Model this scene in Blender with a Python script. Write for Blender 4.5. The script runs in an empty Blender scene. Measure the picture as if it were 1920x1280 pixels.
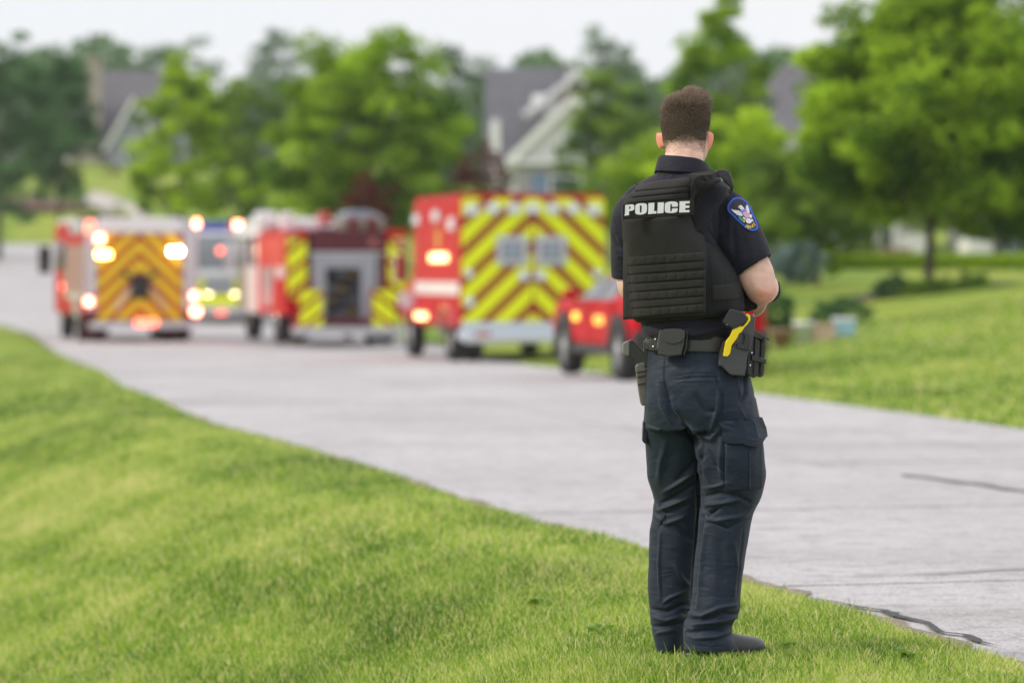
import bpy, bmesh, math, random
import numpy as np
from mathutils import Vector, Matrix
from mathutils.bvhtree import BVHTree
from mathutils.geometry import tessellate_polygon
R = math.radians
rng = np.random.default_rng(7)
random.seed(7)
SC = bpy.context.scene
COL = SC.collection

# ------------------------------------------------------------ camera
FPX = 7200.0; CX = 960.0; HY = 500.0; CH = 1.25
cam = bpy.data.cameras.new('camera'); camo = bpy.data.objects.new('camera', cam); COL.objects.link(camo)
camo.location = (0, 0, CH); camo.rotation_euler = (R(90), 0, 0)
cam.lens = 135; cam.sensor_width = 36; cam.shift_y = -140/1920
cam.clip_start = 0.1; cam.clip_end = 5000
cam.dof.use_dof = True; cam.dof.focus_distance = 12.2; cam.dof.aperture_fstop = 2.8
SC.camera = camo
# ------------------------------------------------------------ sky and sun
SUN_EL, SUN_AZ = 34.0, -98.0       # azimuth from +Y towards +X
world = bpy.data.worlds.new('World'); SC.world = world; world.use_nodes = True
nt = world.node_tree; nt.nodes.clear()
def N(t, typ, **kw):
    n = t.nodes.new(typ)
    for k, v in kw.items(): setattr(n, k, v)
    return n
out = N(nt, 'ShaderNodeOutputWorld')
sky = N(nt, 'ShaderNodeTexSky', sky_type='NISHITA', sun_disc=False)
sky.sun_elevation = R(SUN_EL); sky.sun_rotation = R(SUN_AZ)
bg1 = N(nt, 'ShaderNodeBackground'); bg1.inputs[1].default_value = 0.065
nt.links.new(sky.outputs[0], bg1.inputs[0])
tc = N(nt, 'ShaderNodeTexCoord'); sep = N(nt, 'ShaderNodeSeparateXYZ')
nt.links.new(tc.outputs['Generated'], sep.inputs[0])
mp = N(nt, 'ShaderNodeMapRange'); mp.inputs[1].default_value = 0; mp.inputs[2].default_value = 1
mp.inputs[3].default_value = 0.67; mp.inputs[4].default_value = 1.08
nt.links.new(sep.outputs['Z'], mp.inputs[0])
nz = N(nt, 'ShaderNodeTexNoise'); nz.inputs['Scale'].default_value = 3.0; nz.inputs['Detail'].default_value = 3
vm = N(nt, 'ShaderNodeVectorMath', operation='MULTIPLY'); vm.inputs[1].default_value = (1, 1, 4)
nt.links.new(tc.outputs['Generated'], vm.inputs[0]); nt.links.new(vm.outputs[0], nz.inputs['Vector'])
rp = N(nt, 'ShaderNodeMix', data_type='RGBA'); rp.inputs[6].default_value = (0.76, 0.80, 0.87, 1); rp.inputs[7].default_value = (0.93, 0.89, 0.88, 1)
nt.links.new(nz.outputs['Fac'], rp.inputs[0])
bg2 = N(nt, 'ShaderNodeBackground')
nt.links.new(rp.outputs[2], bg2.inputs[0]); nt.links.new(mp.outputs[0], bg2.inputs[1])
mx = N(nt, 'ShaderNodeMixShader'); mx.inputs[0].default_value = 0.88
nt.links.new(bg1.outputs[0], mx.inputs[1]); nt.links.new(bg2.outputs[0], mx.inputs[2]); nt.links.new(mx.outputs[0], out.inputs[0])
sun = bpy.data.lights.new('sun', 'SUN'); suno = bpy.data.objects.new('sun', sun); COL.objects.link(suno)
sun.energy = 1.5; sun.angle = R(10); sun.color = (1.0, 0.90, 0.76)
d = Vector((math.sin(R(SUN_AZ))*math.cos(R(SUN_EL)), math.cos(R(SUN_AZ))*math.cos(R(SUN_EL)), math.sin(R(SUN_EL))))
suno.rotation_euler = d.to_track_quat('Z', 'Y').to_euler()
SC.view_settings.view_transform = 'Standard'; SC.view_settings.look = 'None'
SC.view_settings.exposure = 0.78; SC.view_settings.gamma = 1
SC.view_settings.use_curve_mapping = False
SC.cycles.volume_step_rate = 1; SC.cycles.max_bounces = 6; SC.cycles.volume_bounces = 0
SC.cycles.transparent_max_bounces = 8

# ------------------------------------------------------------ helpers
def W(px, py, Y):
    return Vector(((px-CX)/FPX*Y, Y, CH-(py-HY)/FPX*Y))
def tag(o, label=None, cat=None, group=None, kind=None):
    if label: o['label'] = label
    if cat: o['category'] = cat
    if group: o['group'] = group
    if kind: o['kind'] = kind
    return o
def mesh_obj(name, me, mat=None, parent=None):
    o = bpy.data.objects.new(name, me); COL.objects.link(o)
    if mat is not None:
        for m in (mat if isinstance(mat, (list, tuple)) else [mat]): me.materials.append(m)
    if parent is not None: o.parent = parent
    return o
def np_mesh(name, V, F, smooth=False):
    me = bpy.data.meshes.new(name)
    V = np.asarray(V, np.float32); F = np.asarray(F, np.int32)
    k = F.shape[1]
    me.vertices.add(len(V)); me.vertices.foreach_set('co', V.ravel())
    me.loops.add(F.size); me.loops.foreach_set('vertex_index', F.ravel())
    me.polygons.add(len(F)); me.polygons.foreach_set('loop_start', np.arange(0, F.size, k, dtype=np.int32))
    me.polygons.foreach_set('use_smooth', np.full(len(F), smooth))
    me.update(calc_edges=True); return me
def pyd(name, vs, fs, smooth=False):
    me = bpy.data.meshes.new(name); me.from_pydata([tuple(v) for v in vs], [], fs); me.update()
    if smooth: me.polygons.foreach_set('use_smooth', [True]*len(me.polygons))
    return me
def empty(name, loc, rz=0, **k):
    o = bpy.data.objects.new(name, None); COL.objects.link(o); o.location = loc; o.rotation_euler = (0, 0, rz)
    o.empty_display_size = .1
    tag(o, **k); return o
def bm_finish(name, bm, mat, parent=None, smooth=False, loc=None):
    bmesh.ops.recalc_face_normals(bm, faces=bm.faces)
    me = bpy.data.meshes.new(name); bm.to_mesh(me); bm.free()
    if smooth: me.polygons.foreach_set('use_smooth', [True]*len(me.polygons))
    o = mesh_obj(name, me, mat, parent)
    if loc is not None: o.location = loc
    return o
def bm_box(bm, x0, x1, y0, y1, z0, z1, bev=0.0, M=None, seg=2):
    r = bmesh.ops.create_cube(bm, size=1)
    vs = r['verts']
    for v in vs:
        v.co = Vector(((x0+x1)/2+v.co.x*(x1-x0), (y0+y1)/2+v.co.y*(y1-y0), (z0+z1)/2+v.co.z*(z1-z0)))
    if bev > 0:
        es = list({e for v in vs for e in v.link_edges})
        r2 = bmesh.ops.bevel(bm, geom=es, offset=bev, segments=seg, affect='EDGES', profile=.6)
        vs = list({v for f in r2['faces'] for v in f.verts} | {v for v in vs if v.is_valid})
    if M is not None:
        for v in vs: v.co = M @ v.co
    return vs
def box(name, x0, x1, y0, y1, z0, z1, mat, parent, bev=0.0, M=None, smooth=False):
    bm = bmesh.new(); bm_box(bm, x0, x1, y0, y1, z0, z1, bev, M)
    return bm_finish(name, bm, mat, parent, smooth)
def bm_cyl(bm, p0, p1, r0, r1=None, seg=16):
    p0 = Vector(p0); p1 = Vector(p1); r1 = r0 if r1 is None else r1
    q = (p1-p0).to_track_quat('Z', 'Y')
    a = [bm.verts.new(p0+q@Vector((r0*math.cos(t*2*math.pi/seg), r0*math.sin(t*2*math.pi/seg), 0))) for t in range(seg)]
    b = [bm.verts.new(p1+q@Vector((r1*math.cos(t*2*math.pi/seg), r1*math.sin(t*2*math.pi/seg), 0))) for t in range(seg)]
    for i in range(seg): bm.faces.new((a[i], a[(i+1) % seg], b[(i+1) % seg], b[i]))
    bm.faces.new(a[::-1]); bm.faces.new(b)
def cyl(name, p0, p1, r, mat, parent, r1=None, seg=16, smooth=False):
    bm = bmesh.new(); bm_cyl(bm, p0, p1, r, r1, seg); return bm_finish(name, bm, mat, parent, smooth)
def prism(name, pts, y0, y1, mat, parent, axis='y', bev=0.0, M=None):
    """pts (x,z) outline extruded along y (or (y,z) outline along x)"""
    bm = bmesh.new()
    f = (lambda p, t: (p[0], t, p[1])) if axis == 'y' else ((lambda p, t: (t, p[0], p[1])) if axis == 'x' else (lambda p, t: (p[0], p[1], t)))
    a = [bm.verts.new(f(p, y0)) for p in pts]; b = [bm.verts.new(f(p, y1)) for p in pts]
    n = len(pts)
    for i in range(n): bm.faces.new((a[i], a[(i+1) % n], b[(i+1) % n], b[i]))
    bm.faces.new(a[::-1]); bm.faces.new(b)
    if bev: bmesh.ops.bevel(bm, geom=list(bm.edges), offset=bev, segments=2, affect='EDGES', profile=.6)
    if M is not None:
        for v in bm.verts: v.co = M @ v.co
    return bm_finish(name, bm, mat, parent)
_m = {}
def mat(name, col, rough=.6, metal=0.0, var=0.0, vscale=4.0, bump=0.0, bscale=200.0, emit=None, estr=0.0, coat=0.0, spec=.5, sheen=0.0, sss=0.0, alpha=1.0, trans=0.0):
    if name in _m: return _m[name]
    m = bpy.data.materials.new(name); m.use_nodes = True; t = m.node_tree
    b = t.nodes['Principled BSDF']
    b.inputs['Base Color'].default_value = (*col, 1); b.inputs['Roughness'].default_value = rough
    b.inputs['Metallic'].default_value = metal; b.inputs['Coat Weight'].default_value = coat
    b.inputs['Specular IOR Level'].default_value = spec; b.inputs['Sheen Weight'].default_value = sheen
    b.inputs['Transmission Weight'].default_value = trans
    if sss:
        b.inputs['Subsurface Weight'].default_value = sss; b.inputs['Subsurface Radius'].default_value = (1, .35, .2); b.inputs['Subsurface Scale'].default_value = .012
    if emit:
        b.inputs['Emission Color'].default_value = (*emit, 1); b.inputs['Emission Strength'].default_value = estr
    tcn = N(t, 'ShaderNodeTexCoord')
    if var:
        n = N(t, 'ShaderNodeTexNoise'); n.inputs['Scale'].default_value = vscale; n.inputs['Detail'].default_value = 5
        t.links.new(tcn.outputs['Object'], n.inputs['Vector'])
        mr = N(t, 'ShaderNodeMapRange'); mr.inputs[1].default_value = .3; mr.inputs[2].default_value = .7
        mr.inputs[3].default_value = 1-var; mr.inputs[4].default_value = 1+var
        t.links.new(n.outputs['Fac'], mr.inputs[0])
        mm = N(t, 'ShaderNodeVectorMath', operation='SCALE'); mm.inputs[0].default_value = col
        t.links.new(mr.outputs[0], mm.inputs['Scale']); t.links.new(mm.outputs[0], b.inputs['Base Color'])
    if bump:
        n = N(t, 'ShaderNodeTexNoise'); n.inputs['Scale'].default_value = bscale; n.inputs['Detail'].default_value = 3
        t.links.new(tcn.outputs['Object'], n.inputs['Vector'])
        bp = N(t, 'ShaderNodeBump'); bp.inputs['Strength'].default_value = bump; bp.inputs['Distance'].default_value = .002
        t.links.new(n.outputs['Fac'], bp.inputs['Height']); t.links.new(bp.outputs[0], b.inputs['Normal'])
    _m[name] = m; return m
def leaf_mat(name, c1, c2, transl=.35):
    m = bpy.data.materials.new(name); m.use_nodes = True; t = m.node_tree; t.nodes.clear()
    o = N(t, 'ShaderNodeOutputMaterial'); at = N(t, 'ShaderNodeAttribute'); at.attribute_name = 'tone'
    mi = N(t, 'ShaderNodeMix', data_type='RGBA'); mi.inputs[6].default_value = (*c1, 1); mi.inputs[7].default_value = (*c2, 1)
    t.links.new(at.outputs['Fac'], mi.inputs[0])
    df = N(t, 'ShaderNodeBsdfPrincipled'); df.inputs['Roughness'].default_value = .65; df.inputs['Specular IOR Level'].default_value = .12
    tr = N(t, 'ShaderNodeBsdfTranslucent'); mx = N(t, 'ShaderNodeMixShader'); mx.inputs[0].default_value = transl
    t.links.new(mi.outputs[2], df.inputs['Base Color']); t.links.new(mi.outputs[2], tr.inputs['Color'])
    t.links.new(df.outputs[0], mx.inputs[1]); t.links.new(tr.outputs[0], mx.inputs[2]); t.links.new(mx.outputs[0], o.inputs[0])
    return m

# ------------------------------------------------------------ terrain functions
GY = np.array([-20, 12, 30, 48, 65, 84, 100, 115, 135, 150, 180, 200, 240, 290, 400, 2500.])
GZ = np.array([0.0, 0.0, -.05, -.16, -.37, -.40, -.42, -.42, .02, .55, 1.75, 2.5, 4.6, 8.0, 10., 12.])
def g(Y):
    Y = np.asarray(Y, float)
    return (np.interp(Y-2, GY, GZ)+np.interp(Y, GY, GZ)+np.interp(Y+2, GY, GZ))/3
def px2ground(px, py):
    Y = 12.0
    for _ in range(60):
        Y = .5*Y+.5*(CH-float(g(Y)))*FPX/(py-HY)
    return ((px-CX)/FPX*Y, Y)
LE = [px2ground(*p) for p in [(2300, 1400), (1919, 1251), (1775, 1212), (1631, 1165), (1502, 1125), (1412, 1097), (1207, 1035), (1040, 996), (940, 966), (807, 920), (660, 873), (633, 863), (477, 820), (390, 797), (300, 753), (233, 730), (187, 697), (110, 663), (58, 625)]]
LE = [(3.0, -10), (2.6, 6)] + LE[1:] + [(-15, 112), (-24, 150), (-45, 200), (-80, 212)]
RE = [(11, -10), (7.6, 10)] + [px2ground(*p) for p in [(1920, 805), (1680, 772), (1420, 737), (1180, 706), (1040, 690), (900, 668)]] + [(-1.2, 78), (-6, 113), (-12, 150), (-18, 180), (-24, 200), (-72, 212)]
LE = np.array(sorted(LE, key=lambda p: p[1])); RE = np.array(sorted(RE, key=lambda p: p[1]))
xl = lambda Y: np.interp(Y, LE[:, 1], LE[:, 0]); xr = lambda Y: np.interp(Y, RE[:, 1], RE[:, 0])
def sst(a, b, x):
    t = np.clip((x-a)/(b-a), 0, 1); return t*t*(3-2*t)
def wob(X, Y, s=1.0):
    return (np.sin(X*1.3*s+Y*.7*s)+np.sin(X*.55*s-Y*1.1*s+2)+np.sin(X*2.9*s+1+Y*.3*s)*.5)/2.5
def ground_z(X, Y):
    X = np.asarray(X, float); Y = np.asarray(Y, float)
    dl = xl(Y)-X; dr = X-xr(Y)
    inr = (dl < 0) & (dr < 0) & (Y < 212)
    z = g(Y).copy() if hasattr(g(Y), 'copy') else g(Y)
    near = 1-sst(60, 110, Y)
    zl = -(0.75*sst(.4, 3.4, dl) - .25*sst(5, 9, dl))*near + .02*wob(X, Y, 1.4)*sst(.2, 1, dl)
    zr = 1.28*sst(0, 11, dr) + .025*wob(X, Y, .8)*sst(.5, 2, dr)
    zl = zl - near*(.10*np.exp(-(((X+1.50)/.28)**2+((Y-14.9)/.5)**2)) + .05*np.exp(-(((X+.95)/.2)**2+((Y-13.0)/.4)**2)))
    z = z + np.where(dl > 0, zl, 0) + np.where(dr > 0, zr, 0)
    edge = np.maximum(dl, dr)
    z = z - .09*(1-sst(-.02, .05, edge))*(Y < 212) + .02*sst(0, .3, edge)
    wf = np.exp(-(((X-.62)/.75)**2+((Y-12.2)/1.1)**2)); z = z*(1-wf)-.004*wf
    z = z + .5*wob(X/14, Y/14)*sst(150, 260, Y)
    return z
def ground_h(x, y): return float(ground_z(np.array([x]), np.array([y]))[0])

# ------------------------------------------------------------ ground
def grass_ground_mat():
    m = bpy.data.materials.new('lawn_soil'); m.use_nodes = True; t = m.node_tree; b = t.nodes['Principled BSDF']
    b.inputs['Roughness'].default_value = .9; b.inputs['Specular IOR Level'].default_value = .1
    tcn = N(t, 'ShaderNodeTexCoord')
    def noise(s, d=4, sc=(1, 1, 1)):
        v = N(t, 'ShaderNodeVectorMath', operation='MULTIPLY'); v.inputs[1].default_value = sc
        t.links.new(tcn.outputs['Object'], v.inputs[0])
        n = N(t, 'ShaderNodeTexNoise'); n.inputs['Scale'].default_value = s; n.inputs['Detail'].default_value = d
        t.links.new(v.outputs[0], n.inputs['Vector']); return n
    def mixc(f, a, c, lo=.4, hi=.6):
        mr = N(t, 'ShaderNodeMapRange'); mr.inputs[1].default_value = lo; mr.inputs[2].default_value = hi
        t.links.new(f.outputs['Fac'], mr.inputs[0])
        mi = N(t, 'ShaderNodeMix', data_type='RGBA'); t.links.new(mr.outputs[0], mi.inputs[0])
        for i, x in ((6, a), (7, c)):
            if isinstance(x, tuple): mi.inputs[i].default_value = (*x, 1)
            else: t.links.new(x, mi.inputs[i])
        return mi.outputs[2]
    c = mixc(noise(.35, 3, (1, .35, 1)), (.15, .245, .032), (.29, .33, .05), .38, .62)
    c = mixc(noise(1.1, 5, (1, .5, 1)), c, (.12, .22, .028), .52, .75)
    c = mixc(noise(2.4, 6, (1, .6, 1)), c, (.35, .37, .11), .54, .78)
    c = mixc(noise(60, 3), c, (.12, .20, .03), .5, .72)
    t.links.new(c, b.inputs['Base Color'])
    bp = N(t, 'ShaderNodeBump'); bp.inputs['Strength'].default_value = .8; bp.inputs['Distance'].default_value = .03
    t.links.new(noise(40, 4).outputs['Fac'], bp.inputs['Height']); t.links.new(bp.outputs[0], b.inputs['Normal'])
    return m
MG = grass_ground_mat()
xs = np.unique(np.concatenate([np.linspace(-320, -60, 12), np.linspace(-60, -14, 40), np.arange(-14, 10, .16), np.linspace(10, 30, 50), np.linspace(30, 320, 16)]))
ys = np.unique(np.concatenate([np.linspace(-40, 6, 8), np.arange(6, 50, .22), np.arange(50, 130, .8), np.arange(130, 330, 4), np.linspace(330, 600, 14)]))
XX, YY = np.meshgrid(xs, ys); ZZ = ground_z(XX.ravel(), YY.ravel())
nx = len(xs); ny = len(ys)
ii = (np.arange(ny-1)[:, None]*nx+np.arange(nx-1)[None]).ravel()
F = np.stack([ii, ii+1, ii+nx+1, ii+nx], 1)
ground = mesh_obj('ground', np_mesh('ground', np.stack([XX.ravel(), YY.ravel(), ZZ], 1), F, True), MG)
tag(ground, kind='structure')

# ------------------------------------------------------------ road of concrete slabs
def concrete_mat():
    m = bpy.data.materials.new('concrete'); m.use_nodes = True; t = m.node_tree; b = t.nodes['Principled BSDF']
    b.inputs['Roughness'].default_value = .85; b.inputs['Specular IOR Level'].default_value = .3
    ge = N(t, 'ShaderNodeNewGeometry')
    def noise(s, d, sc=(1, 1, 1), rough=.5):
        v = N(t, 'ShaderNodeVectorMath', operation='MULTIPLY'); v.inputs[1].default_value = sc
        t.links.new(ge.outputs['Position'], v.inputs[0])
        n = N(t, 'ShaderNodeTexNoise'); n.inputs['Scale'].default_value = s; n.inputs['Detail'].default_value = d; n.inputs['Roughness'].default_value = rough
        t.links.new(v.outputs[0], n.inputs['Vector']); return n
    def mixc(f, a, c, lo, hi):
        mr = N(t, 'ShaderNodeMapRange'); mr.inputs[1].default_value = lo; mr.inputs[2].default_value = hi
        t.links.new(f.outputs['Fac'], mr.inputs[0])
        mi = N(t, 'ShaderNodeMix', data_type='RGBA'); t.links.new(mr.outputs[0], mi.inputs[0])
        for i, x in ((6, a), (7, c)):
            if isinstance(x, tuple): mi.inputs[i].default_value = (*x, 1)
            else: t.links.new(x, mi.inputs[i])
        return mi.outputs[2]
    c = mixc(noise(.5, 4, (1, .4, 1)), (.475, .46, .475), (.40, .385, .40), .35, .65)
    c = mixc(noise(.35, 5, (.35, 1.6, 1)), c, (.31, .295, .29), .55, .78)
    c = mixc(noise(.9, 6, (.5, 1.2, 1), .65), c, (.22, .21, .205), .60, .74)
    c = mixc(noise(6, 6, (1, 1, 1), .7), c, (.27, .258, .257), .50, .70)
    c = mixc(noise(65, 4, (1, 1, 1), .8), c, (.15, .14, .14), .53, .64)
    c = mixc(noise(38, 4, (1, 1, 1), .8), c, (.60, .58, .59), .57, .68)
    t.links.new(c, b.inputs['Base Color'])
    bp = N(t, 'ShaderNodeBump'); bp.inputs['Strength'].default_value = .7; bp.inputs['Distance'].default_value = .006
    t.links.new(noise(55, 5, (1, 1, 1), .8).outputs['Fac'], bp.inputs['Height']); t.links.new(bp.outputs[0], b.inputs['Normal'])
    return m
MC = concrete_mat()
MTAR = mat('tar', (.035, .033, .033), .75, var=.3, vscale=20, bump=.5, bscale=120)
MDIRT = mat('joint_filler', (.075, .065, .055), .95, var=.3, vscale=9)
def road_pt(Y, u):
    Yr = Y+1.7
    L = np.array([xl(Y), Y]); Rr = np.array([xr(Yr), Yr])
    return L+(Rr-L)*u
def sheet(cells_u, cells_Y, dz):
    vs = []
    for Y in cells_Y:
        for u in cells_u:
            p = road_pt(Y, u); vs.append((p[0], p[1], float(g(p[1]))+dz))
    a = len(cells_u); fs = [(i*a+j, i*a+j+1, (i+1)*a+j+1, (i+1)*a+j) for i in range(len(cells_Y)-1) for j in range(a-1)]
    return vs, fs
vs, fs = sheet(np.linspace(.002, .998, 9), np.concatenate([np.arange(-8, 74, 1.5), [74.2]]), -.022)
road = mesh_obj('road', pyd('road', vs, fs, True), MDIRT); tag(road, kind='structure')
yb = [15.12-4.6*k for k in range(5, 0, -1)]+[15.12+4.6*k for k in range(0, 14)]
for a, b in zip(yb[:-1], yb[1:]):
    for u0, u1 in ((0, .5), (.5, 1)):
        gu = .0022; gy = .011
        us = np.linspace(u0+(gu if u0 > 0 else 0), u1-(gu if u1 < 1 else 0), 9)
        yy = np.linspace(a+gy, b-gy, 9)
        V, Fq = sheet(us, yy, .0 + random.uniform(-.003, .003))
        n0 = len(V); nu = 9; V = [list(v) for v in V]
        if u0 == 0:   # ragged outer edge
            for i in range(9):
                for k in (0,): V[i*nu][0] += random.uniform(-.04, .03)
        # skirt
        ring = [i for i in range(nu)]+[i*nu+nu-1 for i in range(1, 9)]+[8*nu+j for j in range(nu-2, -1, -1)]+[i*nu for i in range(7, 0, -1)]
        low = []
        for r_ in ring:
            V.append([V[r_][0], V[r_][1], V[r_][2]-.03]); low.append(len(V)-1)
        for i in range(len(ring)):
            j = (i+1) % len(ring); Fq.append((ring[i], low[i], low[j], ring[j]))
        mesh_obj('concrete_slab', pyd('concrete_slab', V, Fq), MC, road)
vs, fs = sheet(np.linspace(0, 1, 12), np.concatenate([[yb[-1]+.012], np.arange(yb[-1]+2, 206, 2.0)]), .0)
mesh_obj('far_road_surface', pyd('far_road_surface', vs, fs, True), MC, road)
def ribbon(name, pts, w, dz, m, ragged=.35, kind=None, step=.02):
    P = [Vector((p[0], p[1], 0)) for p in pts]; out = []; ph = random.uniform(0, 9)
    for a, b in zip(P[:-1], P[1:]):
        n = max(1, int((b-a).length/step))
        for k in range(n): out.append(a+(b-a)*k/n)
    out.append(P[-1]); V = []; Fq = []; n = len(out)
    for i, p in enumerate(out):
        t = (out[min(i+1, n-1)]-out[max(i-1, 0)]).normalized(); nn = Vector((-t.y, t.x, 0))
        f = min(1, i/12, (n-1-i)/12); j = nn*w*.3*(math.sin(i*.07+ph)+.5*math.sin(i*.19+2*ph))
        for s in (-1, 1):
            q = p+j+nn*s*w*.5*f*(1+ragged*(math.sin(i*.13+s*2+ph)*.6+.3*math.sin(i*.31+s)+random.uniform(-.12, .12))); V.append((q.x, q.y, float(g(q.y))+dz))
    for i in range(n-1): Fq.append((2*i, 2*i+1, 2*i+3, 2*i+2))
    o = mesh_obj(name, pyd(name, V, Fq), m); tag(o, kind='structure'); return o
PG = lambda l: [px2ground(*p) for p in l]
ribbon('crack_seal', PG([(1500, 1120), (1560, 1131), (1610, 1140), (1660, 1146), (1670, 1156), (1700, 1162), (1735, 1168), (1775, 1187), (1815, 1192), (1840, 1205), (1880, 1214)]), .032, .007, MTAR, .85)
ribbon('crack_seal', PG([(1572, 1146), (1600, 1148), (1640, 1158)]), .045, .0075, MTAR, .8)
ribbon('crack_seal', PG([(1640, 1146), (1672, 1150), (1674, 1156), (1655, 1156)]), .05, .006, MTAR, .8)
ribbon('crack_seal', PG([(990, 984), (1040, 990), (1066, 994)]), .035, .007, MTAR, .8)
ribbon('crack_seal', PG([(1078, 1006), (1120, 1012), (1160, 1020), (1206, 1028)]), .035, .007, MTAR, .8)
ribbon('crack_seal', PG([(1690, 889), (1740, 896), (1800, 905), (1860, 913), (2000, 930)]), .08, .007, mat('old_tar', (.13, .12, .115), .85, var=.4, vscale=8), .6)
ribbon('crack_seal', PG([(1550, 1083), (1700, 1079), (1920, 1068), (2100, 1058)]), .03, .0072, mat('old_tar', (.13, .12, .115)), .9)

for P_ in ([(1745, 1128), (1790, 1133), (1835, 1130)], [(1450, 862), (1560, 876), (1690, 889)], [(980, 800), (1120, 806), (1200, 800)], [(640, 835), (760, 832), (860, 828)], [(1480, 1010), (1560, 1002), (1640, 1006)], [(1800, 1190), (1860, 1186), (1940, 1184)], [(1560, 800), (1700, 822), (1900, 850)]):
    ribbon('hairline_crack', PG(P_), .010, .005, mat('old_tar', (.13, .12, .115)), .9)
ribbon('road_edge_dirt', [(float(xl(y_))+.035, y_) for y_ in np.arange(10.5, 34, .35)], .09, .004, mat('edge_dirt', (.20, .165, .12), .95, var=.5, vscale=30, bump=1, bscale=150), .9)
# ------------------------------------------------------------ lawn blades
def blades(name, X, Y, h, w, seg2=True, tone=None):
    n = len(X); Z = ground_z(X, Y)
    az = rng.uniform(0, 2*np.pi, n); ln = rng.uniform(.15, 1.0, n)*h
    dx = np.cos(az); dy = np.sin(az); fx = rng.uniform(0, 2*np.pi, n); wx = np.cos(fx)*w/2; wy = np.sin(fx)*w/2
    V = np.zeros((n, 5, 3), np.float32)
    V[:, 0] = np.stack([X-wx, Y-wy, Z-.005], 1); V[:, 1] = np.stack([X+wx, Y+wy, Z-.005], 1)
    mx_ = X+dx*ln*.3; my_ = Y+dy*ln*.3; mz_ = Z+h*.6
    V[:, 2] = np.stack([mx_+wx*.75, my_+wy*.75, mz_], 1); V[:, 3] = np.stack([mx_-wx*.75, my_-wy*.75, mz_], 1)
    V[:, 4] = np.stack([X+dx*ln*.85, Y+dy*ln*.85, Z+h*.95], 1)
    b = np.arange(n)*5
    F = np.concatenate([np.stack([b, b+1, b+2], 1), np.stack([b, b+2, b+3], 1), np.stack([b+3, b+2, b+4], 1)])
    me = np_mesh(name, V.reshape(-1, 3), F, False)
    at = me.attributes.new('tone', 'FLOAT', 'POINT'); at.data.foreach_set('value', np.repeat(tone, 5).astype(np.float32))
    return me
def grass_mat():
    m = leaf_mat('grass_blade', (1, 1, 1), (1, 1, 1), .45); t = m.node_tree
    at = [n for n in t.nodes if n.type == 'ATTRIBUTE'][0]
    cr = N(t, 'ShaderNodeValToRGB'); t.links.new(at.outputs['Fac'], cr.inputs[0])
    els = cr.color_ramp.elements
    els[0].position = 0; els[0].color = (.06, .15, .012, 1); els[1].position = 1; els[1].color = (.78, .68, .38, 1)
    for p, c in ((.33, (.18, .32, .04)), (.6, (.35, .51, .055)), (.82, (.58, .65, .15))):
        e = els.new(p); e.color = (*c, 1)
    for n in t.nodes:
        if n.type in ('BSDF_PRINCIPLED', 'BSDF_TRANSLUCENT'):
            i = n.inputs['Base Color'] if n.type == 'BSDF_PRINCIPLED' else n.inputs['Color']
            t.links.new(cr.outputs[0], i)
            if n.type == 'BSDF_PRINCIPLED': n.inputs['Roughness'].default_value = .45; n.inputs['Specular IOR Level'].default_value = .35
    return m
MGR = grass_mat()
def scatter(n, y0, y1, left=True, margin=.4):
    pw = 1.0
    Y = y0*(y1/y0)**rng.random(n)
    if left:
        x0 = -(960/FPX)*Y-margin; x1 = xl(Y)+.05+.05*np.sin(Y*5)+rng.normal(0, .04, n)
        x1 = np.minimum(x1, 960/FPX*Y+margin)
    else:
        x0 = xr(Y)-.03+rng.normal(0, .03, n); x1 = 960/FPX*Y+margin*2
    k = x1 > x0; u = rng.random(n)
    wgt = (x1-x0)/(x1-x0)[k].max()
    k &= rng.random(n) < np.clip(wgt, 0, 1)
    return (x0+(x1-x0)*u)[k], Y[k]
def tones(X, Y):
    t = .40+.16*wob(X*1.1+1, Y*.6)+.18*wob(X*2.7, Y*1.7)+.16*wob(X*7+3, Y*4)+rng.normal(0, .2, len(X))
    t = t - .35*np.exp(-(((X+1.45)/.35)**2+((Y-14.8)/.5)**2)) + .28*np.exp(-(((X+3.0)/1.0)**2+((Y-24)/5)**2))
    dry = rng.random(len(X)) < .20+.25*np.exp(-(((X+1.95)/.25)**2+((Y-15.5)/.5)**2))+.12*(wob(X*1.9+4, Y*1.3) > .55)
    return np.clip(np.where(dry, rng.uniform(.85, 1, len(X)), t), 0, .95)
X1, Y1 = scatter(460000, 9.3, 16.5, margin=.9)
h1 = .037*(1+.35*wob(X1*3, Y1*3))*rng.uniform(.45, 1.35, len(X1))
h1 *= 1+.35*np.maximum(0, wob(X1*6+1, Y1*5)); tuft = rng.random(len(X1)) < .02; h1 = np.where(tuft, h1*1.6, h1)
X2, Y2 = scatter(260000, 16.5, 36, margin=.9)
h2 = .052*(1+.3*wob(X2*3, Y2*3))*rng.uniform(.5, 1.3, len(X2))
X3, Y3 = scatter(60000, 27, 62, left=False)
h3 = .05*rng.uniform(.5, 1.2, len(X3))
X4, Y4 = scatter(50000, 36, 70)
h4 = .06*rng.uniform(.5, 1.2, len(X4))
Xg = np.concatenate([X1, X2, X3, X4]); Yg = np.concatenate([Y1, Y2, Y3, Y4]); hg = np.concatenate([h1, h2, h3, h4])
for hx_, hy_, tx_, ty_ in ((-.10+2.2-2.2, 0, 0, 0),):
    pass
SHOES = (((1284-CX)/FPX*12.25, 12.15, (1432-CX)/FPX*12.25, 12.35), ((1238-CX)/FPX*12.25, 12.31, (1330-CX)/FPX*12.25, 12.55))
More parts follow.
